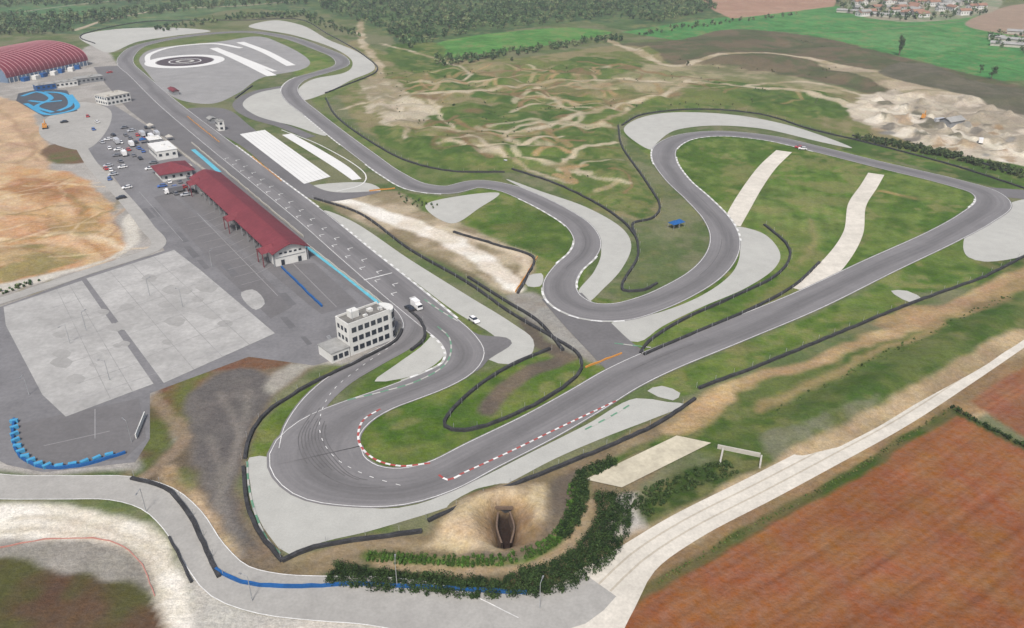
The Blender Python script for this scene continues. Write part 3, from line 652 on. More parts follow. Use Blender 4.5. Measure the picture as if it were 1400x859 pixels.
# ------------------------------------------------------------------ barriers
BL=[[(335,628),(342,598),(365,566),(400,541),(440,519),(500,490),(542,466),(550,452)],
 [(333,640),(338,690),(356,732),(386,768)],[(386,768),(430,750),(500,738),(577,728)],
 [(585,713),(640,690),(700,665),(800,625),(900,580),(950,546)],
 [(752,478),(700,500),(650,532),(612,570),(608,584),(635,590),(720,560),(775,527),(795,505),(790,485),(755,462),(700,430),(640,388),(560,342),(490,292),(430,272)],
 [(770,480),(735,440),(690,412),(640,380)],
 [(700,232),(760,252),(830,288),(866,320),(872,350),(852,398),(880,398),(898,388)],
 [(845,172),(850,200),(885,252),(902,285),(890,300),(866,306),(868,322)],
 [(850,172),(880,157),(960,150),(1040,157),(1110,178),(1170,192),(1300,226),(1430,268)],
 [(1045,308),(1075,335),(1080,352),(1060,378),(1000,408),(930,440),(885,470),(876,484)],
 [(1120,360),(1085,392),(1030,422),(950,456),(880,486)],
 [(955,532),(1040,500),(1150,455),(1240,418),(1345,380)],[(1345,380),(1380,362),(1430,335)],
 [(445,128),(470,118),(515,98),(500,78),(450,48),(400,26),(340,28)],
 [(445,135),(460,160),(500,190),(560,222),(620,235),(690,236)],
 [(620,318),(680,336),(728,352),(720,380),(708,402)],
 [(560,425),(575,440),(580,465),(562,480)],
 [(130,60),(110,52),(118,46),(200,30),(340,28)],[(322,135),(345,118)],
 [(180,655),(225,668),(255,700),(290,770),(300,790)],
 [(1165,186),(1300,212),(1430,252)]]
mb=MB()
for p in BL: barrier(mb,p,.9,.8,0,2.5,True)
barrier(mb,[(232,735),(262,797)],.5,.6,0,2.5)
mb.obj('tyre_barrier',[M['tyre'],M['steel']])
mb=MB()
for p in [[(295,780),(330,797),(400,804),(480,800),(600,806),(720,812)],[(20,574),(18,600),(28,625),(60,640),(110,638),(172,620)],[(385,366),(440,420)]]:
    barrier(mb,p,.6,.8,0,2)
mb.obj('blue_barrier',[M['blue']])
mb=MB()
P=cat(W([(20,578),(22,604),(35,626),(65,639),(100,637),(150,624)]),False,2.6)[:,:2]
for i,q in enumerate(P): mb.box(q[0],q[1],.55,2.0,.9,1.0,random.uniform(-.4,.4)+.6,0)
mb.obj('water_filled_barrier',[mat('light_blue_plastic',C(80,165,210),.5,.15,(1,))])
mb=MB()
barrier(mb,[(0,750),(60,738),(150,740),(190,766),(212,815)],.2,.25,0,2)
mb.obj('red_edging',[mat('faded_red',C(196,140,128),.7,.1)])
mb=MB()
for p in [[(256,160),(300,195)],[(345,215),(385,248)],[(505,262),(540,258)],[(800,503),(850,484)],[(705,400),(735,352)]]:
    barrier(mb,p,.35,.6,0,2)
mb.obj('orange_barrier',[M['orange']])
mb=MB()
for p in [[(220,188),(300,250)],[(420,336),(525,418)],[(262,196),(415,325)]]: barrier(mb,p,.3,1.0,0,3)
mb.obj('pit_wall',[M['concrete']])
# ------------------------------------------------------------------ buildings
def windows(mb,x0,x1,y,zs,n,w,h,mi,face):
    for z in zs:
        for i in range(n):
            x=x0+(i+.5)*(x1-x0)/n
            if face=='y': mb.box(x,y,z,w,.12,h,0,mi)
            else: mb.box(y,x,z,.12,w,h,0,mi)
A=np.array(G(480,487)); B=np.array(G(536,465)); yaw=math.atan2(*(B-A)[::-1]); Lb=np.linalg.norm(B-A)
cx=(A+B)/2+np.array([-math.sin(yaw),math.cos(yaw)])*3.8
e=empty('race_control_building',(cx[0],cx[1],0),yaw)
mb=MB(); mb.box(0,0,5.4,Lb,7.6,10.8,0,0); n=16
vs=[(Lb/2-.1+3.2*math.sin(math.pi*i/n),-3.7*math.cos(math.pi*i/n),z) for z in (0,10.8) for i in range(n+1)]
mb.add(vs,[(i,i+1,n+1+i+1,n+1+i) for i in range(n)]+[tuple(range(n+1,2*n+2))])
mb.obj('walls',[M['wall']],e)
mb=MB(); windows(mb,-Lb/2+.8,Lb/2-.6,-3.83,(2.1,5.4,8.8),6,1.7,1.7,0,'y'); windows(mb,-3.2,3.2,-Lb/2-.03,(2.1,5.4,8.8),3,1.2,1.5,0,'x')
windows(mb,-Lb/2+.8,Lb/2-.6,3.83,(2.1,5.4,8.8),7,1.35,1.5,0,'y')
for z0,z1 in ((1.0,3.2),(4.4,6.6),(7.8,10.0)):
    vs=[(Lb/2+3.3*math.sin(math.pi*i/n),-3.8*math.cos(math.pi*i/n),z) for z in (z0,z1) for i in range(1,n)]
    k=n-1; mb.add(vs,[(i,i+1,k+i+1,k+i) for i in range(k-1)])
mb.obj('windows',[M['glass']],e)
mb=MB()
for (x,y_,lx,ly) in ((0,-3.65,Lb,.3),(0,3.65,Lb,.3),(-Lb/2+.15,0,.3,7.0)): mb.box(x,y_,11.15,lx,ly,.7)
mb.box(-3,1,12,3,2.6,2.4); mb.box(3,.5,11.3,1.6,1.6,1.0); mb.box(6,-1,11.3,1.2,1.2,.9); mb.box(0,-1.5,11.1,1.4,1,.6)
mb.obj('parapet_and_plant',[M['wall']],e)
mb=MB(); mb.box(0,0,10.83,Lb-.6,7,.08); mb.obj('roof',[mat('bitumen_roof',C(128,126,122),.9,.15,(.3,1))],e)
mb=MB(); mb.box(-Lb/2-3.6,0.2,1.7,6.6,8,3.4); mb.obj('annex',[M['wall']],e)
mb=MB(); mb.box(-Lb/2-3.6,0.2,3.5,7,8.4,.2); mb.obj('annex_roof',[M['greyroof']],e)
mb=MB()
for i in range(3): mb.box(-Lb/2-5.6+i*2,-3.85,1.6,1.4,.14,1.6)
mb.obj('annex_windows',[M['glass']],e)
mb=MB() 
for i in range(10): mb.box(-Lb/2-1.5,4.5+i*.28,.5+i*.33,1.4,.3,.1)
for x in (-5,0,5): mb.box(x,-2,13.2,.1,.1,4)
mb.obj('stairs_and_antennas',[M['steel']],e)
# pit garages
A=np.array(G(399,360)); B=np.array(G(284,256)); d=B-A; Ll=np.linalg.norm(d); yaw=math.atan2(d[1],d[0]); c=(A+B)/2
e=empty('pit_garage_building',(c[0],c[1],0),yaw)
hw=6.6; n=12
mb=MB(); rv=[];rf=[]
for zz in (0,-.3):
    for xx in (-Ll/2-1.5,Ll/2+1.5):
        for i in range(n+1):
            t=-1+2*i/n; rv.append((xx,t*(hw+1.2),6.0+3.0*(1-abs(t)**1.3)+zz))
k=n+1
for i in range(n): rf+=[(i+1,i,k+i,k+i+1),(2*k+i,2*k+i+1,3*k+i+1,3*k+i),(i,i+1,2*k+i+1,2*k+i),(k+i+1,k+i,3*k+i,3*k+i+1)]
rf+=[(0,2*k,3*k,k),(n,k+n,3*k+n,2*k+n)]
mb.add(rv,rf); mb.obj('roof',[M['redroof']],e)
mb=MB()
for i in range(int(Ll/4)): 
    x=-Ll/2+i*4
    for s in (-1,1):
        for j in range(6):
            t0,t1=s*j/6,s*(j+1)/6; z0=6.05+3.0*(1-abs(t0)**1.3); z1=6.05+3.0*(1-abs(t1)**1.3); w_=hw+1.2
            mb.add([(x-.1,t0*w_,z0),(x+.1,t0*w_,z0),(x+.1,t1*w_,z1),(x-.1,t1*w_,z1)],[(0,1,2,3)])
mb.obj('roof_seams',[mat('dark_red_seam',C(112,50,58),.6,.1)],e)
mb=MB(); mb.box(-Ll/2+4,0,2.9,8,2*hw-.2,5.8); mb.box(5,-0,2.9,Ll-18,2*hw-5,5.8,0,0); mb.box(Ll/2-4,0,2.9,8,2*hw-.4,5.8)
gv=[(-Ll/2-.02,-hw+.2,0),(-Ll/2-.02,hw-.2,0)]+[(-Ll/2-.02,t*(hw-.2),5.7+2.9*(1-abs(t)**1.3)) for t in [1,.75,.5,.25,0,-.25,-.5,-.75,-1]]
mb.add(gv,[tuple(range(len(gv)))]); mb.obj('walls',[M['wall']],e)
mb=MB()
for i in range(int((Ll-18)/5)): 
    x=-Ll/2+16+i*5
    for s in (-1,1): mb.box(x,s*(hw-2.46),2.2,4.0,.14,4.0)
for y_ in (-3.5,3.5): mb.box(-Ll/2-.1,y_,1.3,1.4,.1,2.2,math.pi/2)
for y_ in (-4,-2,0,2,4): mb.box(-Ll/2-.1,y_,5.2,1.1,.1,.7,math.pi/2)
mb.obj('garage_doors_and_windows',[M['glass']],e)
mb=MB(); mb.box(-Ll/2-.12,0,3.6,2*hw-1.2,.1,.25,math.pi/2)
for i in range(int(Ll/8)+1):
    for s in (-1,1): mb.box(-Ll/2+i*8,s*(hw+.4),3.05,.35,.35,6.1)
mb.obj('columns',[M['greywall']],e)
mb=MB()
for fr in (.03,.42,.95):
    x=-Ll/2+2+fr*(Ll-4)
    v=[(x-3.5,6,6.1),(x+3.5,6,6.1),(x,5,8.0),(x-3.5,11,5.6),(x+3.5,11,5.6),(x,11,7.2)]
    mb.add(v,[(0,2,5,3),(2,1,4,5),(3,5,4),(0,3,4,1)])
    for dx in(-3.2,3.2): mb.box(x+dx,10.6,2.8,.3,.3,5.6)
mb.obj('porch_roofs',[M['redroof']],e)
def gable(name,u,v,lx,ly,h,rh,yaw,wm,rm,hip=0,wins=0,over=.6):
    p=G(u,v); e=empty(name,(p[0],p[1],0),yaw)
    mb=MB(); mb.box(0,0,h/2,lx,ly,h)
    if not hip: mb.add([(-lx/2,-ly/2,h),(-lx/2,ly/2,h),(-lx/2,0,h+rh*(1-over/ly)),(lx/2,-ly/2,h),(lx/2,ly/2,h),(lx/2,0,h+rh*(1-over/ly))],[(0,2,1),(3,4,5)])
    mb.obj('walls',[wm],e)
    mb=MB(); X1,Y1=lx/2+over,ly/2+over; hp=X1*hip
    vv=[(-X1,-Y1,h),(X1,-Y1,h),(X1,Y1,h),(-X1,Y1,h),(-X1+hp,0,h+rh),(X1-hp,0,h+rh)]
    vb=[(a,b,c-.22) for a,b,c in vv]
    fs=[(0,1,5,4),(2,3,4,5)]+([(3,0,4),(1,2,5)] if hip else [])
    mb.add(vv+vb,fs+[tuple(reversed([i+6 for i in f])) for f in fs]+[(0,6,7,1),(2,8,9,3),(1,7,8,2),(3,9,6,0)]); mb.obj('roof',[rm],e)
    if wins:
        mb=MB()
        for s in (-1,1): windows(mb,-lx/2,lx/2,s*(ly/2+.03),[h*.5],max(2,int(lx/3.2)),1.4,1.4,0,'y')
        for s in (-1,1): windows(mb,-ly/2,ly/2,s*(lx/2+.03),[h*.5],max(1,int(ly/3.5)),1.3,1.4,0,'x')
        mb.obj('windows',[M['glass']],e)
    return e
gable('red_roof_pavilion',238,240,17,15,4.2,3.2,yaw,M['wall'],M['redroof'],.9,1,1.5)
def flat(name,u,v,lx,ly,h,yaw,wm,rm,wins=True,storeys=1):
    p=G(u,v); e=empty(name,(p[0],p[1],0),yaw)
    mb=MB(); mb.box(0,0,h/2,lx,ly,h); mb.obj('walls',[wm],e)
    mb=MB(); mb.box(0,0,h+.12,lx+.5,ly+.5,.25)
    for i in range(3): mb.box(random.uniform(-lx/3,lx/3),random.uniform(-ly/3,ly/3),h+.6,1.4,1.1,.8)
    mb.obj('roof',[rm],e)
    mb=MB(); zs=[(i+.55)*h/storeys for i in range(storeys)]
    for s in (-1,1):
        windows(mb,-lx/2,lx/2,s*(ly/2+.03),zs,max(2,int(lx/3)),1.7,1.4,0,'y'); windows(mb,-ly/2,ly/2,s*(lx/2+.03),zs,max(1,int(ly/3)),1.6,1.4,0,'x')
    mb.obj('windows',[M['glass']],e); return e
flat('white_office_building',156,140,18,15,6,.95,M['wall'],M['concrete'],storeys=2)
flat('hospitality_building',224,212,20,11,5,yaw,M['wall'],M['pale'],storeys=1)
flat('timekeeping_cabin',212,198,9,7,4,yaw,M['greywall'],M['pale'])
flat('marshal_tower',302,178,5,4,6,yaw,M['wall'],M['greyroof'],storeys=2)
flat('kart_office',122,112,20,9,4,.75,M['greywall'],M['greyroof'],storeys=1)
flat('kart_workshop',90,118,16,8,4,.75,M['wall'],M['greyroof'])
flat('kart_shop',62,122,14,8,4,.75,M['blue'],M['greyroof'],storeys=1)
gable('storage_shed',238,128,14,4,3,1,yaw,M['greywall'],M['redroof'])
gable('site_hut',290,168,6,4,3,1,yaw,M['greywall'],M['greyroof'])
gable('gravel_works_shed',1300,172,14,8,4,2,.5,M['greywall'],M['greyroof'])
def canopy(name,u,v,lx,ly,h,yaw,m_):
    p=G(u,v); e=empty(name,(p[0],p[1],0),yaw)
    mb=MB(); X1,Y1=lx/2,ly/2; mb.add([(-X1,-Y1,h),(X1,-Y1,h),(X1,Y1,h),(-X1,Y1,h),(0,0,h+1.3)],[(0,1,4),(1,2,4),(2,3,4),(3,0,4)]); mb.obj('canopy',[m_],e)
    mb=MB(); [mb.box(x,y_,h/2,.12,.12,h) for x in (-X1+.2,X1-.2) for y_ in (-Y1+.2,Y1-.2)]; mb.obj('poles',[M['steel']],e)
for u,v,m_ in ((206,176,M['concrete']),(232,192,M['concrete']),(258,232,M['concrete']),(196,196,M['blue']),(921,312,M['blue']),(928,310,M['blue'])): canopy('gazebo',u,v,4,4,2.4,yaw,m_)
# arched sports hall
A=np.array(G(34,109)); B=np.array(G(122,89)); d=B-A; Lh=np.linalg.norm(d); hy=math.atan2(d[1],d[0]); Wd=78; n=24
nrm=np.array([-math.sin(hy),math.cos(hy)]); c=(A+B)/2+nrm*Wd/2-(d/Lh)*8; Lh+=16
e=empty('arched_roof_hall',(c[0],c[1],0),hy)
def arc(t): return (-math.cos(math.pi*t)*Wd/2, 4+14.5*math.sin(math.pi*t)**.8)
mb=MB(); vs=[]
for xx in (-Lh/2,Lh/2):
    for i in range(n+1): y_,z=arc(i/n); vs.append((xx,y_,z))
mb.add(vs,[(i,n+1+i,n+2+i,i+1) for i in range(n)]); mb.obj('roof',[mat('hall_red_roof',C(132,60,72),.7,.08,(.12,.8))],e,True)
mb=MB(); nr=20
for j in range(nr+1):
    xx=-Lh/2+j*Lh/nr
    for i in range(n):
        y0,z0=arc(i/n); y1,z1=arc((i+1)/n); h=.3
        mb.add([(xx-h,y0,z0+.45),(xx+h,y0,z0+.45),(xx+h,y1,z1+.45),(xx-h,y1,z1+.45),(xx-h,y0,z0-.2),(xx+h,y0,z0-.2),(xx+h,y1,z1-.2),(xx-h,y1,z1-.2)],[(0,1,2,3),(4,0,3,7),(1,5,6,2)])
mb.obj('roof_ribs',[mat('pale_rib',C(184,134,140),.6,.05)],e)
mb=MB()
for xx in (-Lh/2+1,Lh/2-1):
    vs=[(xx,-Wd/2,0),(xx,Wd/2,0)]+[(xx,arc(i/n)[0],arc(i/n)[1]) for i in range(n,-1,-1)]
    mb.add(vs,[tuple(range(len(vs)))])
mb.box(0,-Wd/2+.3,2,Lh-2,.6,4); mb.box(0,Wd/2-.3,2,Lh-2,.6,4)
mb.obj('end_walls',[mat('blue_grey_glazing',C(120,140,165),.4,.1)],e)
mb=MB()
for i in range(int(Lh/4)): mb.box(-Lh/2+2+i*4,-Wd/2-.1,1.9,.4,.4,3.8)
mb.obj('pilasters',[M['wall']],e)
mb=MB()
for i in range(7): mb.box(-Lh/2+12+i*9,-Wd/2-5-2*(i%2),1.5,5.5,4,3.0,.1*i,i%2)
mb.obj('entrance_kiosks',[M['blue'],M['wall']],e)
# village houses, farm sheds
for i in range(42):
    u=random.uniform(1165,1345); v=random.uniform(1,24) if u<1320 else random.uniform(3,14)
    s=random.uniform(9,20)
    gable('village_house',u,v,s,random.uniform(7,10),random.uniform(3.5,6),2.4,random.choice([.3,1.87])+random.uniform(-.1,.1),M['wall'] if i%3 else M['concrete'],M['tile'] if i%4 else M['greyroof'],.0,1)
for u,v,l in ((1170,18,46),(1195,22,40),(1215,12,35),(1385,64,40),(1396,58,36),(1362,54,14),(1388,46,16)):
    gable('farm_shed',u,v,l,9,3,1.6,2.6,M['concrete'],M['greyroof'])
# underpass cut
q_=G(689,689)
e=empty('underpass_portal',(0,0,0),0)
mb=MB()
for side in ([(681,692),(679,712),(686,734)],[(697,691),(703,712),(698,734)]):
    P=cat(W(side),False,1.5)[:,:2]; Nn=frame(P)
    for i in range(len(P)-1):
        a,b=P[i],P[i+1]; vs=[(*(a+Nn[i]*.2),-7),(*(a+Nn[i]*.2),-1.9),(*(a-Nn[i]*.2),-1.9),(*(a-Nn[i]*.2),-7),(*(b+Nn[i+1]*.2),-7),(*(b+Nn[i+1]*.2),-1.9),(*(b-Nn[i+1]*.2),-1.9),(*(b-Nn[i+1]*.2),-7)]
        mb.add(vs,[(0,1,5,4),(1,2,6,5),(2,3,7,6)])
mb.box(q_[0],q_[1]+.5,-1.7,4.4,.5,.8); mb.obj('retaining_walls',[mat('earth_stained_concrete',C(118,100,86),.9,.15)],e)
mb=MB(); mb.box(q_[0],q_[1]+1.2,-4,3.8,.8,3.6); mb.obj('opening_shade_block',[M['tyre']],e)  # solid near-black block, its colour stands in for shade inside the portal
p=G(1008,628); e=empty('concrete_ramp',(p[0],p[1],0),math.radians(-20))
mb=MB(); mb.box(0,3,.6,11,.45,1.2); mb.box(-4,-1,.5,.45,7,1.0); mb.box(5.8,.4,.5,.45,4.6,1.0); mb.obj('retaining_walls',[M['concrete']],e)
# ------------------------------------------------------------------ vehicles
def carmesh():
    mb=MB(); prof=[(-2.1,.35),(-2.15,.75),(-1.95,.95),(-1.0,1.0),(-.1,1.0),(.9,1.0),(1.7,.9),(2.1,.7),(2.15,.35)]
    n=len(prof); vs=[(x,s*(.88 if .5<z<.97 else .82),z) for s in (-1,1) for x,z in prof]
    mb.add(vs,[(i,i+1,n+i+1,n+i)[::-1] for i in range(n-1)]+[tuple(range(n)),tuple(range(2*n-1,n-1,-1)),(0,n,2*n-1,n-1)])
    mb.add([(-1.35,-.6,1.46),(.35,-.6,1.48),(.35,.6,1.48),(-1.35,.6,1.46)],[(0,1,2,3)])
    body=mb; g=MB(); g.add([(-1.9,-.8,.98),(1.05,-.8,.98),(1.05,.8,.98),(-1.9,.8,.98),(-1.36,-.61,1.45),(.36,-.61,1.47),(.36,.61,1.47),(-1.36,.61,1.45)],[(0,1,5,4),(1,2,6,5),(2,3,7,6),(3,0,4,7)])
    wmb=MB()
    for x in (-1.3,1.35):
        for s in (-1,1):
            k=12; vs=[(x+.33*math.cos(6.283*i/k),s*.9+d_,.33+.33*math.sin(6.283*i/k)) for d_ in (-.12,.0) for i in range(k)]
            wmb.add(vs,[(i,(i+1)%k,k+(i+1)%k,k+i) for i in range(k)]+[tuple(range(k)),tuple(range(2*k-1,k-1,-1))])
    return body,g,wmb
B0,G0,W0=carmesh(); cache={}
def car(u,v,yaw,ci,name='parked_car',z=.05,sc_=1.12):
    p=G(u,v); e=empty(name,(p[0],p[1],z),yaw); e.scale=(sc_,)*3
    if ci not in cache:
        a=B0.obj('body',[CARM[ci]],e); b_=G0.obj('windows',[M['glass']],e); c_=W0.obj('wheels',[M['tyre']],e); cache[ci]=(a.data,b_.data,c_.data)
    else:
        for nm,d_ in zip(('body','windows','wheels'),cache[ci]):
            o=bpy.data.objects.new(nm,d_); sc.collection.objects.link(o); o.parent=e
def truck(u,v,yaw,ln=9,ci=0,name='box_truck'):
    p=G(u,v); e=empty(name,(p[0],p[1],.05),yaw)
    mb=MB(); mb.box(-1,0,2.0,ln-2.2,2.2,2.3); mb.obj('cargo_box',[CARM[ci]],e)
    mb=MB(); mb.box(ln/2-1.1,0,1.5,1.9,2.1,1.9,0,0,.9); mb.obj('cab',[CARM[0]],e)
    mb=MB(); mb.box(ln/2-.2,0,1.9,.15,1.8,.8); mb.obj('windscreen',[M['glass']],e)
    mb=MB()
    for x in (-ln/2+1,-ln/2+2.2,ln/2-1.3):
        for s in (-1,1):
            k=12; vs=[(x+.48*math.cos(6.283*i/k),s*1.0+d_,.48+.48*math.sin(6.283*i/k)) for d_ in (-.15,.1) for i in range(k)]
            mb.add(vs,[(i,(i+1)%k,k+(i+1)%k,k+i) for i in range(k)]+[tuple(range(k)),tuple(range(2*k-1,k-1,-1))])
    mb.box(0,0,.75,ln-1,1.0,.3); mb.obj('wheels',[M['tyre']],e)
for i,(u,v) in enumerate([(155,186),(166,196),(150,204),(176,206),(160,214),(183,214),(148,228),(155,240),(192,218),(210,224),(228,262),(238,258),(246,262),(232,250),(170,176),(140,196),(186,196),(178,190),(165,222),(196,208),(120,160),(133,168),(205,232),(258,244),(262,262),(166,272),(150,100),(88,168),(174,258),(145,232),(152,234),(150,246),(240,266),(250,258),(190,204),(172,186),(148,192),(128,178),(202,184),(188,186),(195,192),(200,176),(180,180),(216,236),(222,256),(254,268),(246,250),(162,206),(168,230)]):
    car(u,v,random.choice([yaw,yaw+1.57])+random.uniform(-.15,.15),random.choice([0,0,1,1,2,3,4,5,5]))
for u,v,yw,ci in [(648,440,yaw+math.pi,0),(690,223,2.6,0),(1097,205,2.9,0),(560,424,yaw,2),(1092,203,2.9,3)]: car(u,v,yw,ci,'race_car',.15)
truck(570,422,yaw+math.pi,5.5,0,'service_truck')
for u,v,a_ in ((160,196,yaw),(170,213,yaw),(215,186,yaw),(207,190,yaw),(195,186,yaw),(238,264,yaw+1.57),(180,200,yaw),(1285,168,.3),(1340,196,1.1)): truck(u,v,a_,random.choice([7,9]),random.choice([0,1,5]))
def excavator(u,v,yw):
    p=G(u,v); e=empty('excavator',(p[0],p[1],0),yw)
    mb=MB(); mb.box(0,-1.2,.5,4,.6,1); mb.box(0,1.2,.5,4,.6,1); mb.obj('tracks',[M['tyre']],e)
    mb=MB(); mb.box(-.5,0,1.7,3.4,2.6,1.3); mb.box(.7,.7,2.7,1.4,1.1,1.2); mb.obj('house_and_cab',[M['orange']],e)
    mb=MB(); mb.add([(1,-.3,2),(1,.0,2),(4,0,4.6),(4,-.3,4.6),(1,-.3,2.6),(1,0,2.6),(4,0,5.1),(4,-.3,5.1),(6.2,-.3,1.8),(6.2,0,1.8),(6.6,-.3,2),(6.6,0,2)],[(0,1,2,3),(4,7,6,5),(0,3,7,4),(1,5,6,2),(3,2,9,8),(7,10,11,6),(3,8,10,7),(2,6,11,9)]); mb.box(6.3,-.15,1.3,1,1.2,1); mb.obj('boom_and_bucket',[M['orange']],e)
excavator(62,176,2); excavator(1262,163,1)
def lamp(u,v,h=9,yw=0):
    p=G(u,v); e=empty('street_lamp',(p[0],p[1],0),yw)
    mb=MB(); mb.box(0,0,h/2,.16,.16,h,0,0,.6); mb.box(.9,0,h,1.8,.1,.1); mb.obj('pole',[M['steel']],e)
    mb=MB(); mb.box(1.9,0,h-.02,.7,.3,.14); mb.obj('lamp_head',[M['greywall']],e)
for u,v in ((543,802),(738,832),(200,700),(345,822),(118,452),(205,405),(96,470),(290,366),(180,605),(150,520),(40,540),(250,420)): lamp(u,v,7,random.uniform(0,6))
p=G(193,585); e=empty('trackside_advert_board',(p[0],p[1],0),math.radians(100))
mb=MB(); mb.box(0,0,1.0,11,.25,1.4); [mb.box(x,0,.4,.2,.3,.8) for x in (-5,0,5)]; mb.obj('panel',[M['wall']],e)
# ------------------------------------------------------------------ foliage
def leaves(name,cent,rad,per,size,cols,gain=1.12):
    cent=np.array(cent);rad=np.array(rad); n=len(cent); tot=n*per
    ci=np.repeat(np.arange(n),per)
    d=rng.normal(size=(tot,3)); d/=np.linalg.norm(d,axis=1)[:,None]; r=rng.uniform(.35,1.0,tot)**.6
    lob=1+.28*np.sin(d[:,0]*5+ci*1.7)*np.cos(d[:,1]*4+ci*2.3)+.15*np.sin(d[:,2]*7+ci)
    pos=cent[ci]+d*(r*lob)[:,None]*rad[ci]
    a=rng.normal(size=(tot,3)); a/=np.linalg.norm(a,axis=1)[:,None]
    nn=d*1.0+a*.6; nn[:,2]+=.35; nn/=np.linalg.norm(nn,axis=1)[:,None]
    t=np.cross(nn,rng.normal(size=(tot,3))); t/=np.linalg.norm(t,axis=1)[:,None]; bb=np.cross(nn,t)
    s=size*rng.uniform(.6,1.3,tot)[:,None]
    v=np.stack([pos-t*s,pos-bb*s*.7,pos+t*s,pos+bb*s*.7],1).reshape(-1,3)
    v[:,2]=np.maximum(v[:,2],.05)
    me=bpy.data.meshes.new(name); me.vertices.add(4*tot); me.vertices.foreach_set('co',v.ravel())
    me.loops.add(4*tot); me.loops.foreach_set('vertex_index',np.arange(4*tot,dtype=np.int32))
    me.polygons.add(tot); me.polygons.foreach_set('loop_start',np.arange(0,4*tot,4,dtype=np.int32)); me.update(calc_edges=True)
    base=np.array([C(*c) for c in cols]); cc=base[rng.integers(0,len(cols),n)][ci]*rng.uniform(.7,1.35,tot)[:,None]*rng.uniform(.78,1.22,n)[ci][:,None]*gain
    cc=np.repeat(cc,4,0); at=me.color_attributes.new('Col','FLOAT_COLOR','POINT'); at.data.foreach_set('color',np.concatenate([cc,np.ones((4*tot,1))],1).astype(np.float32).ravel())
    me.materials.append(M['leaf']); ob=bpy.data.objects.new(name,me); sc.collection.objects.link(ob); return ob
def forest(name,poly,n,h,per,size,cols,trunk=False):
    p=inpoly(poly,n); hh=rng.uniform(.55,1.2,n)*h; rr=hh*.40
    ob=leaves(name,np.column_stack([p,hh*.58]),np.column_stack([rr,rr,hh*.42]),per,size,cols)
    mb=MB()
    for i in range(n): mb.box(p[i][0],p[i][1],hh[i]*.3,.4,.4,hh[i]*.6,0,0,.5)
    mb.obj('trunks',[M['bark']],ob)
FC=[(76,100,64),(62,88,54),(94,114,74),(54,78,48),(110,122,84)]  # distant greens lightened, a little haze painted into the leaves
forest('distant_trees',[(430,-12),(960,-12),(985,12),(900,32),(840,24),(740,34),(640,46),(590,58),(560,68),(520,40),(440,14)],2300,7.5,26,1.1,FC)
forest('distant_trees',[(590,78),(640,78),(770,60),(850,48),(850,56),(760,68),(640,88),(600,92)],200,5,26,.9,FC)
forest('distant_trees',[(-60,20),(60,22),(150,16),(240,8),(330,2),(420,-4),(420,6),(300,12),(200,22),(110,38),(-60,42)],460,8,26,1.1,FC)
forest('distant_trees',[(-50,-12),(420,-14),(400,-2),(200,5),(-50,13)],700,9,24,1.2,FC)
forest('distant_trees',[(-60,34),(60,36),(110,44),(60,48),(-60,50)],130,8,26,1.1,FC)
forest('distant_trees',[(210,40),(330,20),(430,18),(440,26),(330,26),(220,44)],170,5,24,1.0,FC)
forest('distant_trees',[(860,46),(940,34),(1000,28),(1100,18),(1100,20),(1000,32),(870,50)],60,4,20,.9,FC)
forest('village_trees',[(1140,4),(1350,0),(1350,24),(1230,30),(1160,20)],150,7,26,1.2,FC)
forest('farm_trees',[(1345,44),(1400,38),(1410,52),(1400,74),(1360,66)],26,6,26,1.0,FC)
forest('hedgerow',[(400,16),(450,30),(500,48),(490,52),(430,34)],60,4,30,.8,FC)
forest('scrub',[(1170,186),(1300,210),(1430,246),(1430,254),(1300,218),(1170,192)],300,3,24,.6,[(56,72,44),(74,86,54)])
forest('scrub',[(520,100),(700,90),(880,95),(1160,140),(1000,145),(850,150),(800,180),(870,270),(700,230),(540,190)],560,1.3,16,.35,[(62,80,42),(86,98,56),(72,80,48)])
forest('scrub',[(900,60),(1000,50),(1100,56),(1260,92),(1400,140),(1300,138),(1100,104),(930,92)],260,1.6,16,.4,[(72,80,52),(88,88,62)])
forest('scrub',[(0,398),(60,380),(60,384),(0,404)],20,1.2,20,.4,FC)
forest('scrub',[(545,265),(600,282),(590,292),(545,276)],22,1.4,24,.3,FC)
def hedge(name,pts,width,h,dens,per,size,cols):
    P=cat(W(pts),False,1.0)[:,:2]; n=int(len(P)*dens); i=rng.integers(0,len(P),n); Nn=frame(P)
    p=P[i]+Nn[i]*rng.uniform(-width/2,width/2,n)[:,None]; hh=h*rng.uniform(.6,1.2,n)
    r=hh*.45
    return leaves(name,np.column_stack([p,hh*.5]),np.column_stack([r,r,hh*.5]),per,size,cols)
HC=[(42,62,31),(54,73,37),(37,54,28),(62,80,43)]
hedge('shrub_hedge',[(455,786),(520,796),(600,802),(680,806),(740,798)],5.5,2.0,9,40,.19,HC)
hedge('shrub_hedge',[(720,800),(770,788),(812,758),(836,722),(838,680)],8.0,2.4,14,42,.19,HC)
hedge('shrub_hedge',[(505,762),(600,768),(690,766),(745,748),(778,712),(785,665)],3,1.2,6,30,.18,[(74,106,42),(60,86,36)])
hedge('shrub_hedge',[(768,735),(792,695),(796,655),(840,632)],3.5,1.8,8,36,.19,HC)
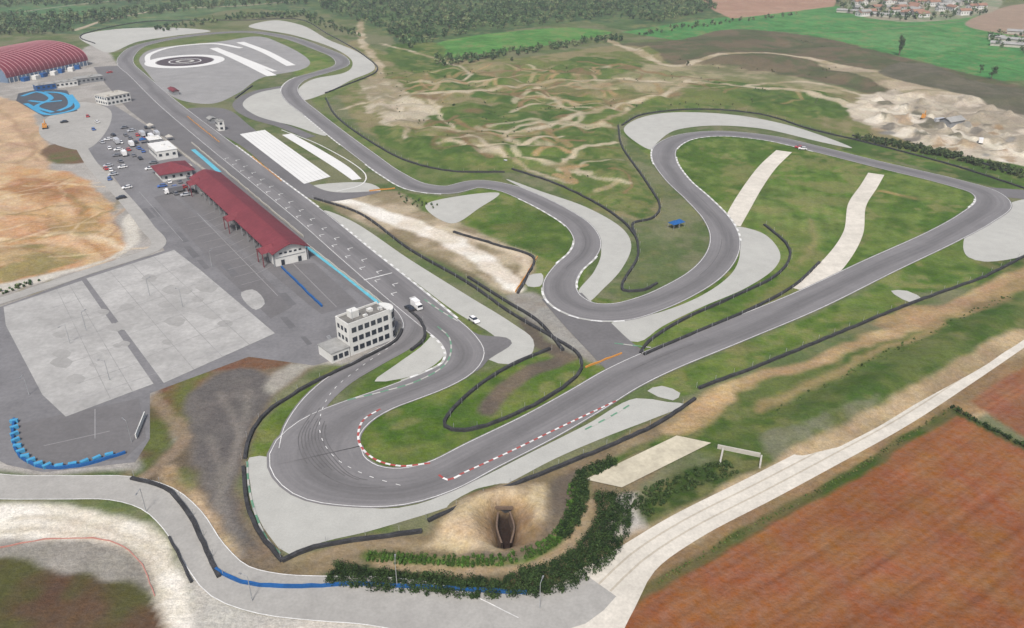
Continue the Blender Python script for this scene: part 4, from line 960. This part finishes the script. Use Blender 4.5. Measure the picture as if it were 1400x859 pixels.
hedge('shrub_hedge',[(875,700),(900,676),(960,652),(1000,640)],6,1.3,6,34,.2,[(54,74,38),(68,84,46)])
hedge('field_hedge',[(1302,558),(1345,582),(1430,626)],1.4,1.2,2.6,30,.2,HC)
hedge('field_hedge',[(900,797),(1000,737),(1150,654),(1298,560)],1.2,.5,1.5,18,.18,[(82,98,50),(100,102,62)])
hedge('verge_weeds',[(1080,585),(1150,545),(1260,485),(1400,415)],16,.7,4,12,.25,[(78,100,48),(94,108,60),(70,90,42)])
def tree(u,v,h,slim=False,cols=FC):
    p=G(u,v); e=empty('tree',(p[0],p[1],0))
    mb=MB(); mb.box(0,0,h*.3,h*.05,h*.05,h*.6,0,0,.4)
    for k in range(5):
        a=k*1.3; z=h*(.35+.06*k); mb.add([(0,0,z),(.15,0,z-.1),(math.cos(a)*h*.2,math.sin(a)*h*.2,z+h*.18),(0,.15,z)],[(0,1,2),(1,3,2),(3,0,2)])
    mb.obj('trunk',[M['bark']],e)
    cs=[];rs=[]
    for k in range(9):
        a=random.uniform(0,6.28); r=h*(.07 if slim else .2)*random.random()**.5
        cs.append((math.cos(a)*r,math.sin(a)*r,h*random.uniform(.35,.9))); q=h*(.09 if slim else .16); rs.append((q,q,q*(1.8 if slim else .9)))
    o=leaves('crown',cs,rs,70,h*.035,cols); o.parent=e
for u,v,h,s in ((1229,76,20,True),(1355,108,11,False),(1340,100,7,False),(620,148,4,False),(700,86,6,False),(940,90,5,False)): tree(u,v,h,s,[(62,80,52),(72,90,58)])
# ------------------------------------------------------------------ thin haze filling the air over the plain
mb=MB(); mb.box(0,2500,148,9000,9000,300)
hz=mb.obj('atmospheric_haze',[])
m=bpy.data.materials.new('haze_air'); N,L=nodes(m); N.remove(N['Principled BSDF'])
vs_=N.new('ShaderNodeVolumeScatter'); vs_.inputs['Color'].default_value=(.86,.93,1,1); vs_.inputs['Density'].default_value=.00014; vs_.inputs['Anisotropy'].default_value=.1
L.new(vs_.outputs[0],N['Material Output'].inputs['Volume']); hz.data.materials.append(m)
print('done',len(bpy.data.objects))
